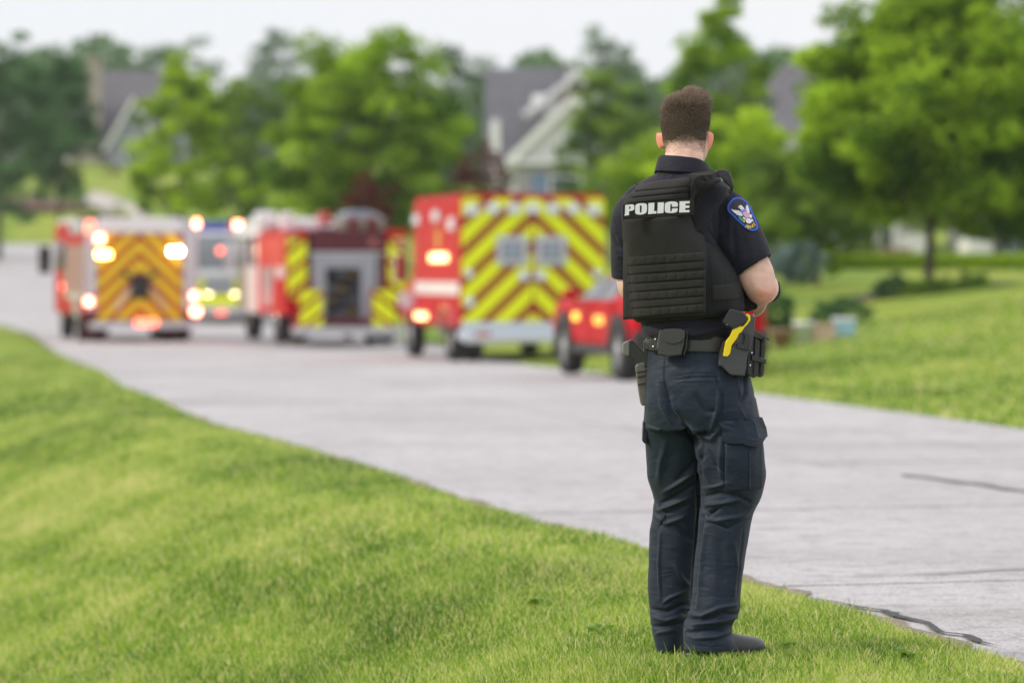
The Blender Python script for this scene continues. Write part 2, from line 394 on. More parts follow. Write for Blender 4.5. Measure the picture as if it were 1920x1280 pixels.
for ax_, ay_, bx_, by_ in SHOES:
    vx, vy = bx_-ax_, by_-ay_; tt_ = np.clip(((Xg-ax_)*vx+(Yg-ay_)*vy)/(vx*vx+vy*vy), 0, 1); dd_ = np.hypot(Xg-ax_-tt_*vx, Yg-ay_-tt_*vy)
    hg = np.where(dd_ < .05, hg*.15, np.where(dd_ < .12, hg*(.7+.3*(dd_-.05)/.07), hg))
wg = np.concatenate([rng.uniform(.0018, .0058, len(X1)), rng.uniform(.005, .009, len(X2)), rng.uniform(.02, .035, len(X3)), rng.uniform(.02, .035, len(X4))])
# broad leaved weeds among the blades
def weeds():
    V = []; F = []; T = []
    r = np.random.default_rng(77)
    spots = [px2ground(*p) for p in ((205, 1048), (250, 1040), (70, 1090), (480, 1262), (600, 1190), (330, 860), (1620, 1150), (1120, 1180), (820, 1100), (1480, 1230), (960, 1250), (700, 1010), (1700, 1250), (300, 1220), (1010, 1120))]
    for k in range(14):
        Yw_ = r.uniform(11.3, 18); spots.append((r.uniform(-.13*Yw_, float(xl(Yw_))-.1), Yw_))
    for i, (x_, y_) in enumerate(spots):
        nL = r.integers(7, 13); big = .8 if i < 15 else r.uniform(.4, .7)
        for j in range(nL):
            a_ = r.uniform(0, 6.28); L_ = r.uniform(.045, .085)*big; w_ = L_*.22; x0 = x_+r.normal(0, .02)*big; y0 = y_+r.normal(0, .02)*big; z0 = float(ground_z(np.array([x0]), np.array([y0]))[0])+.012
            c_, s_ = math.cos(a_), math.sin(a_); b = len(V)
            V += [(x0, y0, z0), (x0+c_*L_*.5-s_*w_, y0+s_*L_*.5+c_*w_, z0+L_*.55), (x0+c_*L_*.5+s_*w_, y0+s_*L_*.5-c_*w_, z0+L_*.55), (x0+c_*L_, y0+s_*L_, z0+L_*.6)]
            F += [(b, b+1, b+2), (b+1, b+3, b+2)]; T += [r.uniform(.15, .42)]*4
    me = np_mesh('weeds', V, F); at = me.attributes.new('tone', 'FLOAT', 'POINT'); at.data.foreach_set('value', np.array(T, np.float32)); return me
tag(mesh_obj('weeds', weeds(), MGR), label='broad leaved weeds scattered in the verge grass', cat='weeds', kind='stuff')
grass = mesh_obj('grass', blades('grass', Xg, Yg, hg, wg, tone=tones(Xg, Yg)), MGR); tag(grass, label='short green lawn grass beside the concrete road', cat='grass', kind='stuff')

# ------------------------------------------------------------ trees
MBARK = mat('bark', (.09, .07, .055), .9, var=.4, vscale=6, bump=.8, bscale=30)
def crown_mesh(name, rx, ry, rz, nclu, nleaf, size, seed, shape='round'):
    r = np.random.default_rng(seed)
    u = r.normal(size=(nclu, 3)); u /= np.linalg.norm(u, axis=1)[:, None]
    rad = r.uniform(.25, 1, nclu)**.45
    lump = 1+.16*np.sin(u[:, 0]*5+seed)*np.cos(u[:, 2]*4+seed*2)+.10*np.sin(u[:, 1]*7+seed)
    C = u*(rad*lump)[:, None]
    if shape == 'cone':
        hz = (C[:, 2]+1)/2; C[:, :2] *= (1.25-1.05*hz)[:, None]
    if shape == 'oval':
        hz = C[:, 2]; C[:, :2] *= (1-.25*hz)[:, None]
    if shape == 'spread':
        hz = C[:, 2]; C[:, :2] *= (1.05-.35*np.maximum(hz, 0))[:, None]; C[:, 2] = np.where(hz < 0, hz*.95, hz)
    if shape in ('oval', 'spread', 'round'):   # fuller skirt low down
        C[:, :2] *= (1+.22*np.clip(-C[:, 2], 0, 1))[:, None]
    C *= np.array([rx, ry, rz])*.92
    cr = r.uniform(.10, .22, nclu)*(rx*ry*rz)**(1/3)
    k = nleaf//nclu
    v = r.normal(size=(nclu, k, 3)); v /= np.linalg.norm(v, axis=2)[:, :, None]
    q = r.uniform(.2, 1, (nclu, k))**.5
    P = (C[:, None]+v*(q*cr[:, None])[:, :, None]*np.array([1.25, 1.25, .7])).reshape(-1, 3)
    n = len(P); a = r.normal(size=(n, 3)); a /= np.linalg.norm(a, axis=1)[:, None]
    nrm = v.reshape(-1, 3)*.6+r.normal(size=(n, 3))*.5+np.array([0, 0, .5])
    nrm /= np.linalg.norm(nrm, axis=1)[:, None]
    t1 = np.cross(nrm, a); t1 /= np.linalg.norm(t1, axis=1)[:, None]; t2 = np.cross(nrm, t1)
    s = (size*r.uniform(.6, 1.3, n))[:, None]
    V = np.stack([P-t1*s, P-t2*s*.45+nrm*s*.1, P+t1*s, P+t2*s*.45+nrm*s*.1], 1).reshape(-1, 3)
    b = np.arange(n)*4
    me = np_mesh(name, V, np.stack([b, b+1, b+2, b+3], 1), False)
    tone = np.clip(np.repeat(r.uniform(-.1, 1, nclu), k)*.75+r.uniform(0, .25, n), 0, 1)
    at = me.attributes.new('tone', 'FLOAT', 'POINT'); at.data.foreach_set('value', np.repeat(tone, 4).astype(np.float32))
    return me, C
TONE = {
 'bright': leaf_mat('leaf_bright', (.04, .115, .008), (.48, .70, .04), .46),
 'yellow': leaf_mat('leaf_yellow', (.07, .17, .008), (.58, .78, .04), .46),
 'mid': leaf_mat('leaf_mid', (.035, .095, .015), (.32, .48, .06), .42),
 'dark': leaf_mat('leaf_dark', (.03, .085, .03), (.15, .30, .10), .4),
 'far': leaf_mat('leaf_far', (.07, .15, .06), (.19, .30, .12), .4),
 'red': leaf_mat('leaf_red', (.05, .010, .008), (.17, .032, .02), .3),
 'blue': leaf_mat('leaf_blue', (.10, .17, .16), (.26, .36, .34), .2),
}
def tree(name, label, cat, x0, x1, y0, y1, Y, tone, nleaf=14000, nclu=110, size=None, shape='round', trunk=True, seed=1, tpx=None, group=None, tr=None):
    s = Y/FPX; rx = (x1-x0)/2*s; rz = (y1-y0)/2*s
    c = W((x0+x1)/2, (y0+y1)/2, Y); gx = c.x if tpx is None else W(tpx, 0, Y).x
    gz = ground_h(gx, Y)-.05
    root = empty(name, (gx, Y, gz), label=label, cat=cat, group=group)
    if size is None: size = max(.045, (rx*rz)**.5*.038)
    me, C = crown_mesh('crown', rx, max(rx*.9, .3), rz, nclu, nleaf, size, seed, shape)
    o = mesh_obj('crown', me, TONE[tone], root); o.location = c-Vector((gx, Y, gz))
    off = o.location
    if trunk:
        bm = bmesh.new(); tr = tr or max(.09, rx*.045); r0 = tr
        fork = Vector((off.x*.2, 0, max(.4, off.z-rz*.65)))
        bm_cyl(bm, (0, 0, -.2), fork*.5, r0*1.25, r0, 10); bm_cyl(bm, fork*.5, fork, r0, r0*.85, 10)
        rr = np.random.default_rng(seed+5)
        for i in rr.permutation(len(C))[:14]:
            p = Vector(C[i])*.9+off
            midp = fork+(p-fork)*.5+Vector((0, 0, -.1*rz))
            bm_cyl(bm, fork, midp, r0*.55, r0*.3, 7); bm_cyl(bm, midp, p, r0*.3, r0*.08, 6)
        bm_finish('trunk', bm, MBARK, root, True)
    return root
tree('leafy_tree', 'dark hazy tree at the far left edge above the road', 'tree', -130, 125, 62, 432, 175, 'dark', seed=3, nleaf=12000)
tree('leafy_tree', 'dark broad tree left of the stone chimney', 'tree', 30, 192, 80, 392, 180, 'dark', seed=4, nleaf=12000)
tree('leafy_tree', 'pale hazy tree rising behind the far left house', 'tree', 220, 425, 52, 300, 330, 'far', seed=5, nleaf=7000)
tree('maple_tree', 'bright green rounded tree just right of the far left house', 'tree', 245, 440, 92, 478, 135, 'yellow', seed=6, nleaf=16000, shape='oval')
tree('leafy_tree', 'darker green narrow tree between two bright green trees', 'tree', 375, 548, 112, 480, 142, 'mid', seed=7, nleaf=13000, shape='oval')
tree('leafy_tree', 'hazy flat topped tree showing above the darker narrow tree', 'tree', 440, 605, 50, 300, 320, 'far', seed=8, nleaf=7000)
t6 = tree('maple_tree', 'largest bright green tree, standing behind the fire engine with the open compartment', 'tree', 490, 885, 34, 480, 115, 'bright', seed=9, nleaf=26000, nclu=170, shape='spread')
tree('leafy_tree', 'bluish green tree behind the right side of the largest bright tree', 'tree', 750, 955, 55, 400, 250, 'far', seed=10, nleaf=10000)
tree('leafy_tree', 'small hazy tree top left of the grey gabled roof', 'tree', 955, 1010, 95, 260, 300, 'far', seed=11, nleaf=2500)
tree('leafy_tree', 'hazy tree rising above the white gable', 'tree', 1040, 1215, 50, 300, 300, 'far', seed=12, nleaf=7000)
tree('leafy_tree', 'grey green tree between the white gable and the officer', 'tree', 1050, 1240, 98, 470, 132, 'mid', seed=13, nleaf=14000, shape='oval')
tree('leafy_tree', 'tall bright green tree rising above the officer\'s head', 'tree', 1245, 1455, -25, 380, 110, 'bright', seed=14, nleaf=16000, shape='oval')
tree('leafy_tree', 'low spreading bright green tree behind the officer\'s shoulders', 'tree', 1105, 1570, 212, 500, 92, 'yellow', seed=15, nleaf=24000, nclu=150)
tree('maple_tree', 'large spreading tree with a visible trunk on the right lawn', 'tree', 1478, 2080, -80, 470, 76, 'bright', seed=16, nleaf=52000, nclu=300, shape='spread', tpx=1740, tr=.09)
tree('leafy_tree', 'green tree standing at the right picture edge behind the lawn tree', 'tree', 1800, 2200, 60, 470, 100, 'mid', seed=26, nleaf=15000, nclu=120)
tree('leafy_tree', 'dark tree whose branches reach into the top right corner', 'tree', 1855, 2300, -200, 85, 62, 'mid', seed=17, nleaf=12000, nclu=120, tpx=2150)
tree('plum_shrub', 'dark red leaved shrub in front of the white gabled house', 'shrub', 842, 976, 262, 470, 105, 'red', seed=18, nleaf=8000, trunk=True)
tree('plum_shrub', 'low dark red shrub beneath the largest bright tree', 'shrub', 630, 760, 322, 490, 104, 'red', seed=19, nleaf=6000)
tree('leafy_tree', 'low dense darker tree between the officer and the lawn tree', 'tree', 1370, 1690, 262, 482, 88, 'mid', seed=41, nleaf=26000, nclu=170)
tree('spruce_shrub', 'blue green spruce shrub just right of the officer\'s elbow', 'shrub', 1432, 1552, 448, 532, 81, 'blue', seed=20, nleaf=9000, trunk=False, size=.04)
tree('dark_shrub', 'small dark shrub behind the officer\'s forearm', 'shrub', 1415, 1495, 525, 635, 60, 'dark', seed=21, nleaf=4000, trunk=False, size=.035)
tree('round_shrub', 'dark green shrub at the left foot of the lawn tree', 'shrub', 1630, 1716, 508, 590, 72, 'dark', seed=22, nleaf=7000, trunk=False, size=.035)
tree('round_shrub', 'yellow green middle shrub at the foot of the lawn tree', 'shrub', 1690, 1785, 516, 594, 71, 'mid', seed=23, nleaf=7000, trunk=False, size=.035)
tree('round_shrub', 'broad green shrub at the right foot of the lawn tree', 'shrub', 1755, 1870, 506, 592, 72, 'mid', seed=24, nleaf=8000, trunk=False, size=.035)
tree('yellow_shrub', 'small yellow green shrub beside the blue green spruce', 'shrub', 1540, 1584, 462, 522, 95, 'yellow', seed=25, nleaf=2500, trunk=False, size=.04)
tree('dark_shrub', 'low dark shrub left of the bins on the lawn edge', 'shrub', 1515, 1640, 555, 612, 63, 'dark', seed=28, nleaf=2500, trunk=False, size=.035)
tree('red_shrub', 'small red shrub at the foot of the far left house', 'shrub', 190, 232, 305, 345, 270, 'red', seed=29, nleaf=1500, trunk=False)
tree('pale_shrub', 'pale shrub at the left end of the hillside driveway', 'shrub', 100, 165, 345, 385, 205, 'far', seed=30, nleaf=2500, trunk=False)
tree('young_tree', 'small light green tree at the foot of the far left house', 'tree', 240, 300, 270, 400, 160, 'yellow', seed=31, nleaf=4000)
# mulched planting bed under the lawn tree
c_ = on_bed = W(1750, 560, 73); bm = bmesh.new(); bmesh.ops.create_circle(bm, cap_ends=True, segments=48, radius=1)
for v_ in bm.verts: v_.co = Vector((v_.co.x*1.75*(1+.06*math.sin(v_.co.x*7)), v_.co.y*2.6, 0)); v_.co.z = ground_h(c_.x+v_.co.x, 74+v_.co.y)+.03
bed = bm_finish('planting_bed', bm, mat('bed_mulch', (.06, .04, .03), .95, var=.3, vscale=6), loc=(c_.x, 74, 0)); tag(bed, kind='structure')
# hedge
def hedge(label, x0, x1, y0, y1, Y, tone, seed):
    r = np.random.default_rng(seed); s = Y/FPX
    A = W(x0, y0, Y); B = W(x1, y1, Y); n = 9000
    P = np.stack([r.uniform(A.x, B.x, n), Y+r.uniform(-.4, .4, n), r.uniform(B.z, A.z, n)+.06*np.sin(np.arange(n))], 1)
    a = r.normal(size=(n, 3)); a /= np.linalg.norm(a, axis=1)[:, None]; b2 = np.cross(a, r.normal(size=(n, 3))); b2 /= np.linalg.norm(b2, axis=1)[:, None]
    z = .045; V = np.stack([P-a*z, P-b2*z*.6, P+a*z, P+b2*z*.6], 1)
    c = P.mean(0); V = (V-c).reshape(-1, 3)
    k = np.arange(n)*4; me = np_mesh('foliage', V, np.stack([k, k+1, k+2, k+3], 1))
    at = me.attributes.new('tone', 'FLOAT', 'POINT'); at.data.foreach_set('value', np.repeat(r.random(n), 4).astype(np.float32))
    o = mesh_obj('hedge', me, TONE[tone]); o.location = c; tag(o, label=label, cat='hedge')
hedge('long low clipped hedge across the right lawn in front of the porch', 1570, 2100, 478, 503, 92, 'yellow', 1)
# far wood
r = np.random.default_rng(55); n = 42000
th = r.uniform(0, 1, n); X = -160+th*330; Yw = 345+25*r.random(n)
top = 17+4*np.sin(X*.11)+3*np.sin(X*.31+1)+1.5*np.sin(X*.8)
Zw = ground_z(X, Yw)+r.random(n)**.7*top*.48
a = r.normal(size=(n, 3)); a /= np.linalg.norm(a, axis=1)[:, None]; b2 = np.cross(a, r.normal(size=(n, 3))); b2 /= np.linalg.norm(b2, axis=1)[:, None]
P = np.stack([X, Yw, Zw], 1); z = .75; V = np.stack([P-a*z, P-b2*z*.6, P+a*z, P+b2*z*.6], 1).reshape(-1, 3); k = np.arange(n)*4
me = np_mesh('far_wood', V, np.stack([k, k+1, k+2, k+3], 1)); at = me.attributes.new('tone', 'FLOAT', 'POINT'); at.data.foreach_set('value', np.repeat(r.random(n), 4).astype(np.float32))
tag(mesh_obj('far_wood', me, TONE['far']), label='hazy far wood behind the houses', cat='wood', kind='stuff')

# ------------------------------------------------------------ houses
MSH1 = mat('shingle_grey', (.13, .13, .15), .9, var=.25, vscale=3, bump=.6, bscale=20)
MSH2 = mat('shingle_brown', (.125, .12, .135), .9, var=.25, vscale=3, bump=.6, bscale=20)
MWHT = mat('white_trim', (.80, .80, .80), .6)
MSID = mat('cream_siding', (.66, .655, .65), .7, var=.08, vscale=2)
MSTN = mat('field_stone', (.36, .31, .26), .9, var=.3, vscale=4, bump=.8, bscale=10)
MBLUE = mat('grey_siding', (.27, .29, .34), .8, var=.12, vscale=2)
MBRK = mat('brick_wall', (.32, .17, .13), .9, var=.25, vscale=6)
MGLS = mat('window_glass', (.05, .07, .10), .08, spec=.8)
def gable_house(root, x0, x1, yA, yB, z0, ze, zr, wallm, roofm, ridge='y', over=.35, gable_m=None):
    """ridge along y: gable faces camera. all local coords"""
    gm = gable_m or wallm
    if ridge == 'y':
        xm = (x0+x1)/2
        prism('wall', [(x0, z0), (x1, z0), (x1, ze), (xm, zr), (x0, ze)], yA, yB, wallm, root)
        k = (zr-ze)/(xm-x0); t = .22
        for s, xe in ((-1, x0), (1, x1)):
            xo = xe+s*over; zo = ze-over*k
            prism('roof_slope', [(xm, zr+.02), (xo, zo+.02), (xo, zo+t), (xm, zr+t+.05)], yA-.35, yB+.35, roofm, root)
            prism('barge_board', [(xm, zr-.28), (xo, zo-.28), (xo, zo+t-.02), (xm, zr+t-.02)], yA-.45, yA-.37, MWHT, root)
    else:
        ym = (yA+yB)/2
        prism('wall', [(yA, z0), (yB, z0), (yB, ze), (ym, zr), (yA, ze)], x0, x1, wallm, root, axis='x')
        k = (zr-ze)/(ym-yA); t = .22
        for s, ye in ((-1, yA), (1, yB)):
            yo = ye+s*over; zo = ze-over*k
            prism('roof_slope', [(ym, zr+.02), (yo, zo+.02), (yo, zo+t), (ym, zr+t+.05)], x0-.3, x1+.3, roofm, root, axis='x')
def window(root, xc, zc, w, h, y, fm=None):
    f = box('window', xc-w/2-.1, xc+w/2+.1, y-.06, y+.02, zc-h/2-.1, zc+h/2+.1, fm or MWHT, root)
    box('pane', xc-w/2, xc+w/2, y-.075, y-.062, zc-h/2, zc-.03, MGLS, f)
    box('pane', xc-w/2, xc+w/2, y-.075, y-.062, zc+.03, zc+h/2, MGLS, f)
# house A far left
Y0 = 285; s = Y0/FPX; o = W(232, 330, Y0); gz = ground_h(o.x, Y0)
hA = empty('stone_house', (o.x, Y0, gz), label='far left hillside house with tall stone chimney and dark steep roof', cat='house')
zz = lambda py: W(0, py, Y0).z-gz
xx = lambda px: W(px, 0, Y0).x-o.x
gable_house(hA, xx(178), xx(330), 2.2, 10, -1, zz(235), zz(132), MBLUE, MSH2, 'x')
gable_house(hA, xx(208), xx(302), -1.5, 2.3, -1, zz(270), zz(188), MBLUE, MSH2, 'y', over=.3)
ch = box('chimney', xx(157), xx(184), 1.0, 3.0, -1, zz(112), MSTN, hA, .05)
box('chimney_cap', xx(154), xx(187), .85, 3.15, zz(112)+.002, zz(106), MSTN, ch, .03)
gable_house(hA, xx(120), xx(182), 3.2, 9, -1, zz(270), zz(205), MSTN, MSH2, 'x')
window(hA, xx(255), zz(284), 1.2, 1.5, -1.51); window(hA, xx(195), zz(295), .9, 1.3, 2.19)
# house B white gable
Y0 = 178; s = Y0/FPX; o = W(1020, 400, Y0); gz = ground_h(o.x, Y0)
hB = empty('gabled_house', (o.x, Y0, gz), label='grey roofed house with white gables behind the ambulance', cat='house')
gable_house(hB, xx(918), xx(1120), 6.5, 13, -1, zz(310), zz(118), MSID, MSH1, 'x', over=.5)
# side wing garage gable (asymmetric white gable towards camera)
gable_house(hB, xx(950), xx(1200), 0, 6.6, -1, zz(305), zz(183), MSID, MSH1, 'y', over=.5)
box('lower_wall', xx(968), xx(1190), -.12, -.005, -1, zz(308), mat('stone_veneer', (.34, .33, .35), .9, var=.3, vscale=3), hB)
box('fascia', xx(945), xx(1205), -.5, -.13, zz(308), zz(300), MWHT, hB)
box('garage_door', xx(998), xx(1025), -.2, -.125, 0, zz(325), mat('blue_door', (.16, .24, .40), .6), hB)
gable_house(hB, xx(1050), xx(1118), 5.0, 7.4, zz(200), zz(165), zz(122), MSID, MSH1, 'y', over=.3)
d_ = box('dormer', xx(1000), xx(1050), 4.6, 7, zz(205), zz(170), MWHT, hB); 
prism('dormer_roof', [(xx(978), zz(205)), (xx(1052), zz(150)), (xx(1058), zz(155)), (xx(990), zz(212))], 4.2, 7.2, MWHT, hB)
box('porch_post', xx(920), xx(936), -.1, .2, -1, zz(225), MWHT, hB)
box('chimney', xx(1060), xx(1096), 4.2, 4.9, zz(230), zz(160), MBRK, hB)
window(hB, xx(1085), zz(143), .7, .8, 4.98); window(hB, xx(1095), zz(260), 1.2, 1.4, -.0); window(hB, xx(1060), zz(360), 1.3, 1.3, -.121)
# house C right, hip roof
Y0 = 150; s = Y0/FPX; o = W(1520, 480, Y0); gz = ground_h(o.x, Y0)
hC = empty('brick_house', (o.x, Y0, gz), label='house with pale porch and high grey hip roof at the right behind the trees', cat='house')
bm = bmesh.new(); e = [bm.verts.new(p) for p in ((xx(1380), 0, zz(250)), (xx(1760), 0, zz(250)), (xx(1760), 9, zz(250)), (xx(1380), 9, zz(250)))]
t1 = bm.verts.new((xx(1512), 4.2, zz(78))); t2 = bm.verts.new((xx(1545), 4.2, zz(78)))
for f in ((e[0], e[1], t2, t1), (e[1], e[2], t2), (e[2], e[3], t1, t2), (e[3], e[0], t1), (e[3], e[2], e[1], e[0])): bm.faces.new(f)
bm_finish('roof', bm, MSH2, hC)
box('wall', xx(1400), xx(1740), .5, 8.5, -1, zz(250)-.01, MSID, hC)
for a, b, m_ in ((1545, 1600, MWHT), (1680, 1742, MWHT)): box('porch_wall', xx(a), xx(b), -1.5, .49, -.5, zz(440), m_, hC)
box('brick_base', xx(1570), xx(1700), -1.6, -1.52, -.5, zz(466), MBRK, hC)
for a in (1605, 1640, 1672): cyl('porch_post', (xx(a), -1.3, 0), (xx(a), -1.3, zz(395)), .14, MWHT, hC, seg=12)
box('porch_roof', xx(1540), xx(1750), -2, .4, zz(395)+.01, zz(385), MWHT, hC)
for a in (1450, 1490, 1580, 1640, 1710): window(hC, xx(a), zz(320), 1.0, 1.5, .49)
for a in (1620, 1655): window(hC, xx(a), zz(435), 1.0, 1.4, .49)
Y0 = 145; o = W(1880, 480, Y0); gz = ground_h(o.x, Y0)
hD = empty('cream_house', (o.x, Y0, gz), label='pale cream house wall showing under the leaves at the right edge', cat='house')
box('wall', xx(1815), xx(2050), 0, 7, -1, zz(300), MSID, hD)
box('door', xx(1862), xx(1880), -.08, -.002, 0, zz(445), mat('dark_door', (.05, .045, .05), .5), hD)
gable_house(hD, xx(1812), xx(2053), -.3, 7.3, zz(300)+.005, zz(295), zz(240), MSID, MSH2, 'x')
window(hD, xx(1900), zz(452), 1.0, 1.2, -.002)
# hillside driveway
V = []; 
for k in range(13):
    t = k/12; px = 165+(310-165)*t; py = 362+(400-362)*t; Yk = 222-40*t
    for sgn in (-1, 1):
        p = W(px, py+sgn*9, Yk); Yq = Yk-sgn*3.0*1.8; V.append((p.x, Yq, ground_h(p.x, Yq)+.25))
tag(mesh_obj('driveway', pyd('driveway', V, [(2*i, 2*i+1, 2*i+3, 2*i+2) for i in range(12)]), mat('gravel', (.40, .36, .33), .9, var=.15)), kind='structure')
# mulch bed by the far bend
P_ = W(40, 447, 206)
bm = bmesh.new(); bmesh.ops.create_icosphere(bm, subdivisions=3, radius=1)
for v in bm.verts: v.co = Vector((v.co.x*3.6, v.co.y*1.5, max(v.co.z, -.1)*.75+.05*math.sin(v.co.x*9)))
mb_ = bm_finish('mulch_mound', bm, mat('mulch', (.17, .10, .085), .95, var=.3, vscale=3), smooth=True, loc=(P_.x, 207, ground_h(P_.x, 207))); tag(mb_, label='brown mulch mound beside the far end of the road', cat='mound')
# bins and boxes on the lawn edge
def lathe(name, prof, m, parent, loc=(0, 0, 0), seg=24):
    V = []; Fq = []
    for r_, z_ in prof:
        for k in range(seg): V.append((loc[0]+r_*math.cos(2*math.pi*k/seg), loc[1]+r_*math.sin(2*math.pi*k/seg), loc[2]+z_))
    for i in range(len(prof)-1):
        for k in range(seg): Fq.append((i*seg+k, i*seg+(k+1) % seg, (i+1)*seg+(k+1) % seg, (i+1)*seg+k))
    return mesh_obj(name, pyd(name, V, Fq, True), m, parent)
def on_ground(px, Y): x = (px-CX)/FPX*Y; return Vector((x, Y, ground_h(x, Y)))
Yb = 58
c = on_ground(1508, Yb); b_ = empty('white_bucket', c, label='white round bucket standing on the lawn edge', cat='bucket')
lathe('shell', [(0, .01), (.13, .01), (.165, .33), (.175, .33), (.175, .35), (.158, .35), (.125, .03), (0, .03)], mat('white_plastic', (.78, .78, .80), .4), b_)
lathe('rim', [(.168, .30), (.185, .305), (.185, .32), (.168, .325)], mat('white_plastic', (.78, .78, .80)), b_)
c = on_ground(1545, Yb); b_ = empty('tan_box', c, label='low tan box between the white bucket and the blue cooler', cat='box')
box('box_body', -.17, .17, -.12, .12, 0, .24, mat('tan_card', (.52, .38, .27), .8, var=.1), b_, .01); box('box_lid', -.18, .18, -.13, .13, .242, .27, mat('tan_card', (.5, .4, .3)), b_, .008)
c = on_ground(1582, Yb+.3); b_ = empty('blue_cooler', c, label='pale blue cooler with white lid on the lawn edge', cat='cooler')
box('cooler_body', -.17, .17, -.12, .12, 0, .24, mat('pale_blue', (.30, .52, .62), .4), b_, .02); box('cooler_lid', -.18, .18, -.13, .13, .242, .29, mat('white_plastic', (.78, .78, .80)), b_, .02)
c = on_ground(1465, Yb); b_ = empty('clay_pot', c, label='brown clay pot at the foot of the dark shrub', cat='pot')
lathe('pot', [(0, .0), (.11, .0), (.17, .24), (.19, .24), (.19, .29), (.165, .29), (.15, .22), (0, .2)], mat('clay', (.30, .17, .13), .85), b_)

# ------------------------------------------------------------ haze
hz_m = bpy.data.materials.new('haze_air'); hz_m.use_nodes = True; t = hz_m.node_tree; t.nodes.clear()
o_ = N(t, 'ShaderNodeOutputMaterial'); pv = N(t, 'ShaderNodeVolumePrincipled'); pv.inputs['Density'].default_value = .00022
pv.inputs['Color'].default_value = (.93, .97, 1.0, 1); t.links.new(pv.outputs[0], o_.inputs['Volume'])
bm = bmesh.new(); bm_box(bm, -330, 330, -60, 620, -2, 50)
hz = bm_finish('haze', bm, hz_m); tag(hz, label='pale air haze over the far houses and trees', cat='haze', kind='stuff')
# ------------------------------------------------------------ vehicles
MRED = mat('red_paint', (.46, .002, .010), .45, coat=.0, spec=.18)
MDRED = mat('maroon_cover', (.10, .012, .02), .7)
MWP = mat('white_paint', (.78, .78, .80), .3, coat=.4)
MSIL = mat('diamond_plate', (.62, .64, .68), .35, metal=.7, bump=.4, bscale=60)
MCHR = mat('chrome', (.8, .8, .82), .12, metal=1.0)
MYEL = mat('fluorescent_tape', (.80, .86, .0), .45)
MYEO = mat('amber_tape', (.80, .62, .0), .45)
MTRED = mat('red_tape', (.30, .007, .008), .45)
MORG = mat('orange_red_tape', (.40, .016, .008), .45)
MBLK = mat('black_plastic', (.02, .02, .022), .45)
MTYR = mat('tyre_rubber', (.025, .025, .027), .8, bump=.5, bscale=40)
MGLV = mat('vehicle_glass', (.04, .05, .06), .06, spec=.9)
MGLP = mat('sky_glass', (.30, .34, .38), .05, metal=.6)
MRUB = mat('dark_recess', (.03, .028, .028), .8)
MLRED = mat('lit_red', (.8, .1, .05), .4, emit=(1, .16, .09), estr=22)
MLRED2 = mat('lit_red_dim', (.8, .1, .05), .4, emit=(1, .16, .10), estr=3.0)
MLAMB = mat('lit_amber', (.9, .5, .1), .4, emit=(1, .58, .10), estr=24)
MLWHT = mat('lit_headlamp', (.9, .9, .8), .3, emit=(1, .80, .45), estr=7)
MLWW = mat('lit_white', (.9, .9, .8), .3, emit=(1, .62, .35), estr=45)
MLAM2 = mat('lit_amber_dim', (.9, .5, .1), .4, emit=(1, .3, .01), estr=1.0)
MLENS = mat('lens_white', (.72, .74, .80), .2)
MLBLU = mat('blue_lens', (.02, .06, .40), .25, coat=.5)
MLREDL = mat('red_lens', (.5, .02, .02), .25, coat=.5)
class Veh:
    def __init__(self, name, label, cat, pxc, Y, theta, w, zoff=0.0, group=None):
        self.w = w; self.th = R(theta); self.c = math.cos(self.th); self.s = math.sin(self.th)
        x = (pxc-CX)/FPX*Y; self.X0, self.Y0 = x, Y
        self.z0 = float(g(Y))+zoff
        self.root = empty(name, (x, Y, self.z0), self.th, label=label, cat=cat, group=group)
    def X(self, px):
        k = (px-CX)/FPX; return (k*self.Y0-self.X0)/(self.c-k*self.s)
    def Z(self, py, x=0): return CH-(py-HY)/FPX*(self.Y0+x*self.s)-self.z0
    def YS(self, px, x=None):
        x = -self.w/2 if x is None else x; k = (px-CX)/FPX
        return (self.X0+x*self.c-k*(self.Y0+x*self.s))/(k*self.c+self.s)
    def ZS(self, py, y): return CH-(py-HY)/FPX*(self.Y0-self.w/2*self.s+y*self.c)-self.z0
def clip_half(P, a, b, c):
    out = []
    for i in range(len(P)):
        p, q = P[i], P[(i+1) % len(P)]; fp = a*p[0]+b*p[1]-c; fq = a*q[0]+b*q[1]-c
        if fp >= 0: out.append(p)
        if fp*fq < 0:
            t = fp/(fp-fq); out.append((p[0]+(q[0]-p[0])*t, p[1]+(q[1]-p[1])*t))
    return out
def chevrons(parent, x0, x1, z0, z1, pitch, band, k, ph, y, yel, red, xc=None, t=.006, back=True):
    xc = (x0+x1)/2 if xc is None else xc
    if back: box('chevron_panel', x0, x1, y-.004, y+.02, z0, z1, red, parent)
    for sg in (-1, 1):
        H = [(x0, z0), (min(x1, xc), z0), (min(x1, xc), z1), (x0, z1)] if sg < 0 else [(max(x0, xc), z0), (x1, z0), (x1, z1), (max(x0, xc), z1)]
        if H[1][0]-H[0][0] < .01: continue
        for i in range(-12, 16):
            c0 = ph+i*pitch
            # v = z + |x-xc|*k  in [c0, c0+band]
            P = clip_half(H, sg*k, 1, c0+sg*k*xc); P = clip_half(P, -sg*k, -1, -(c0+band)-sg*k*xc) if P else P
            if P and len(P) > 2:
                prism('chevron_stripe', P, y-.004-t, y-.0045, yel, parent)
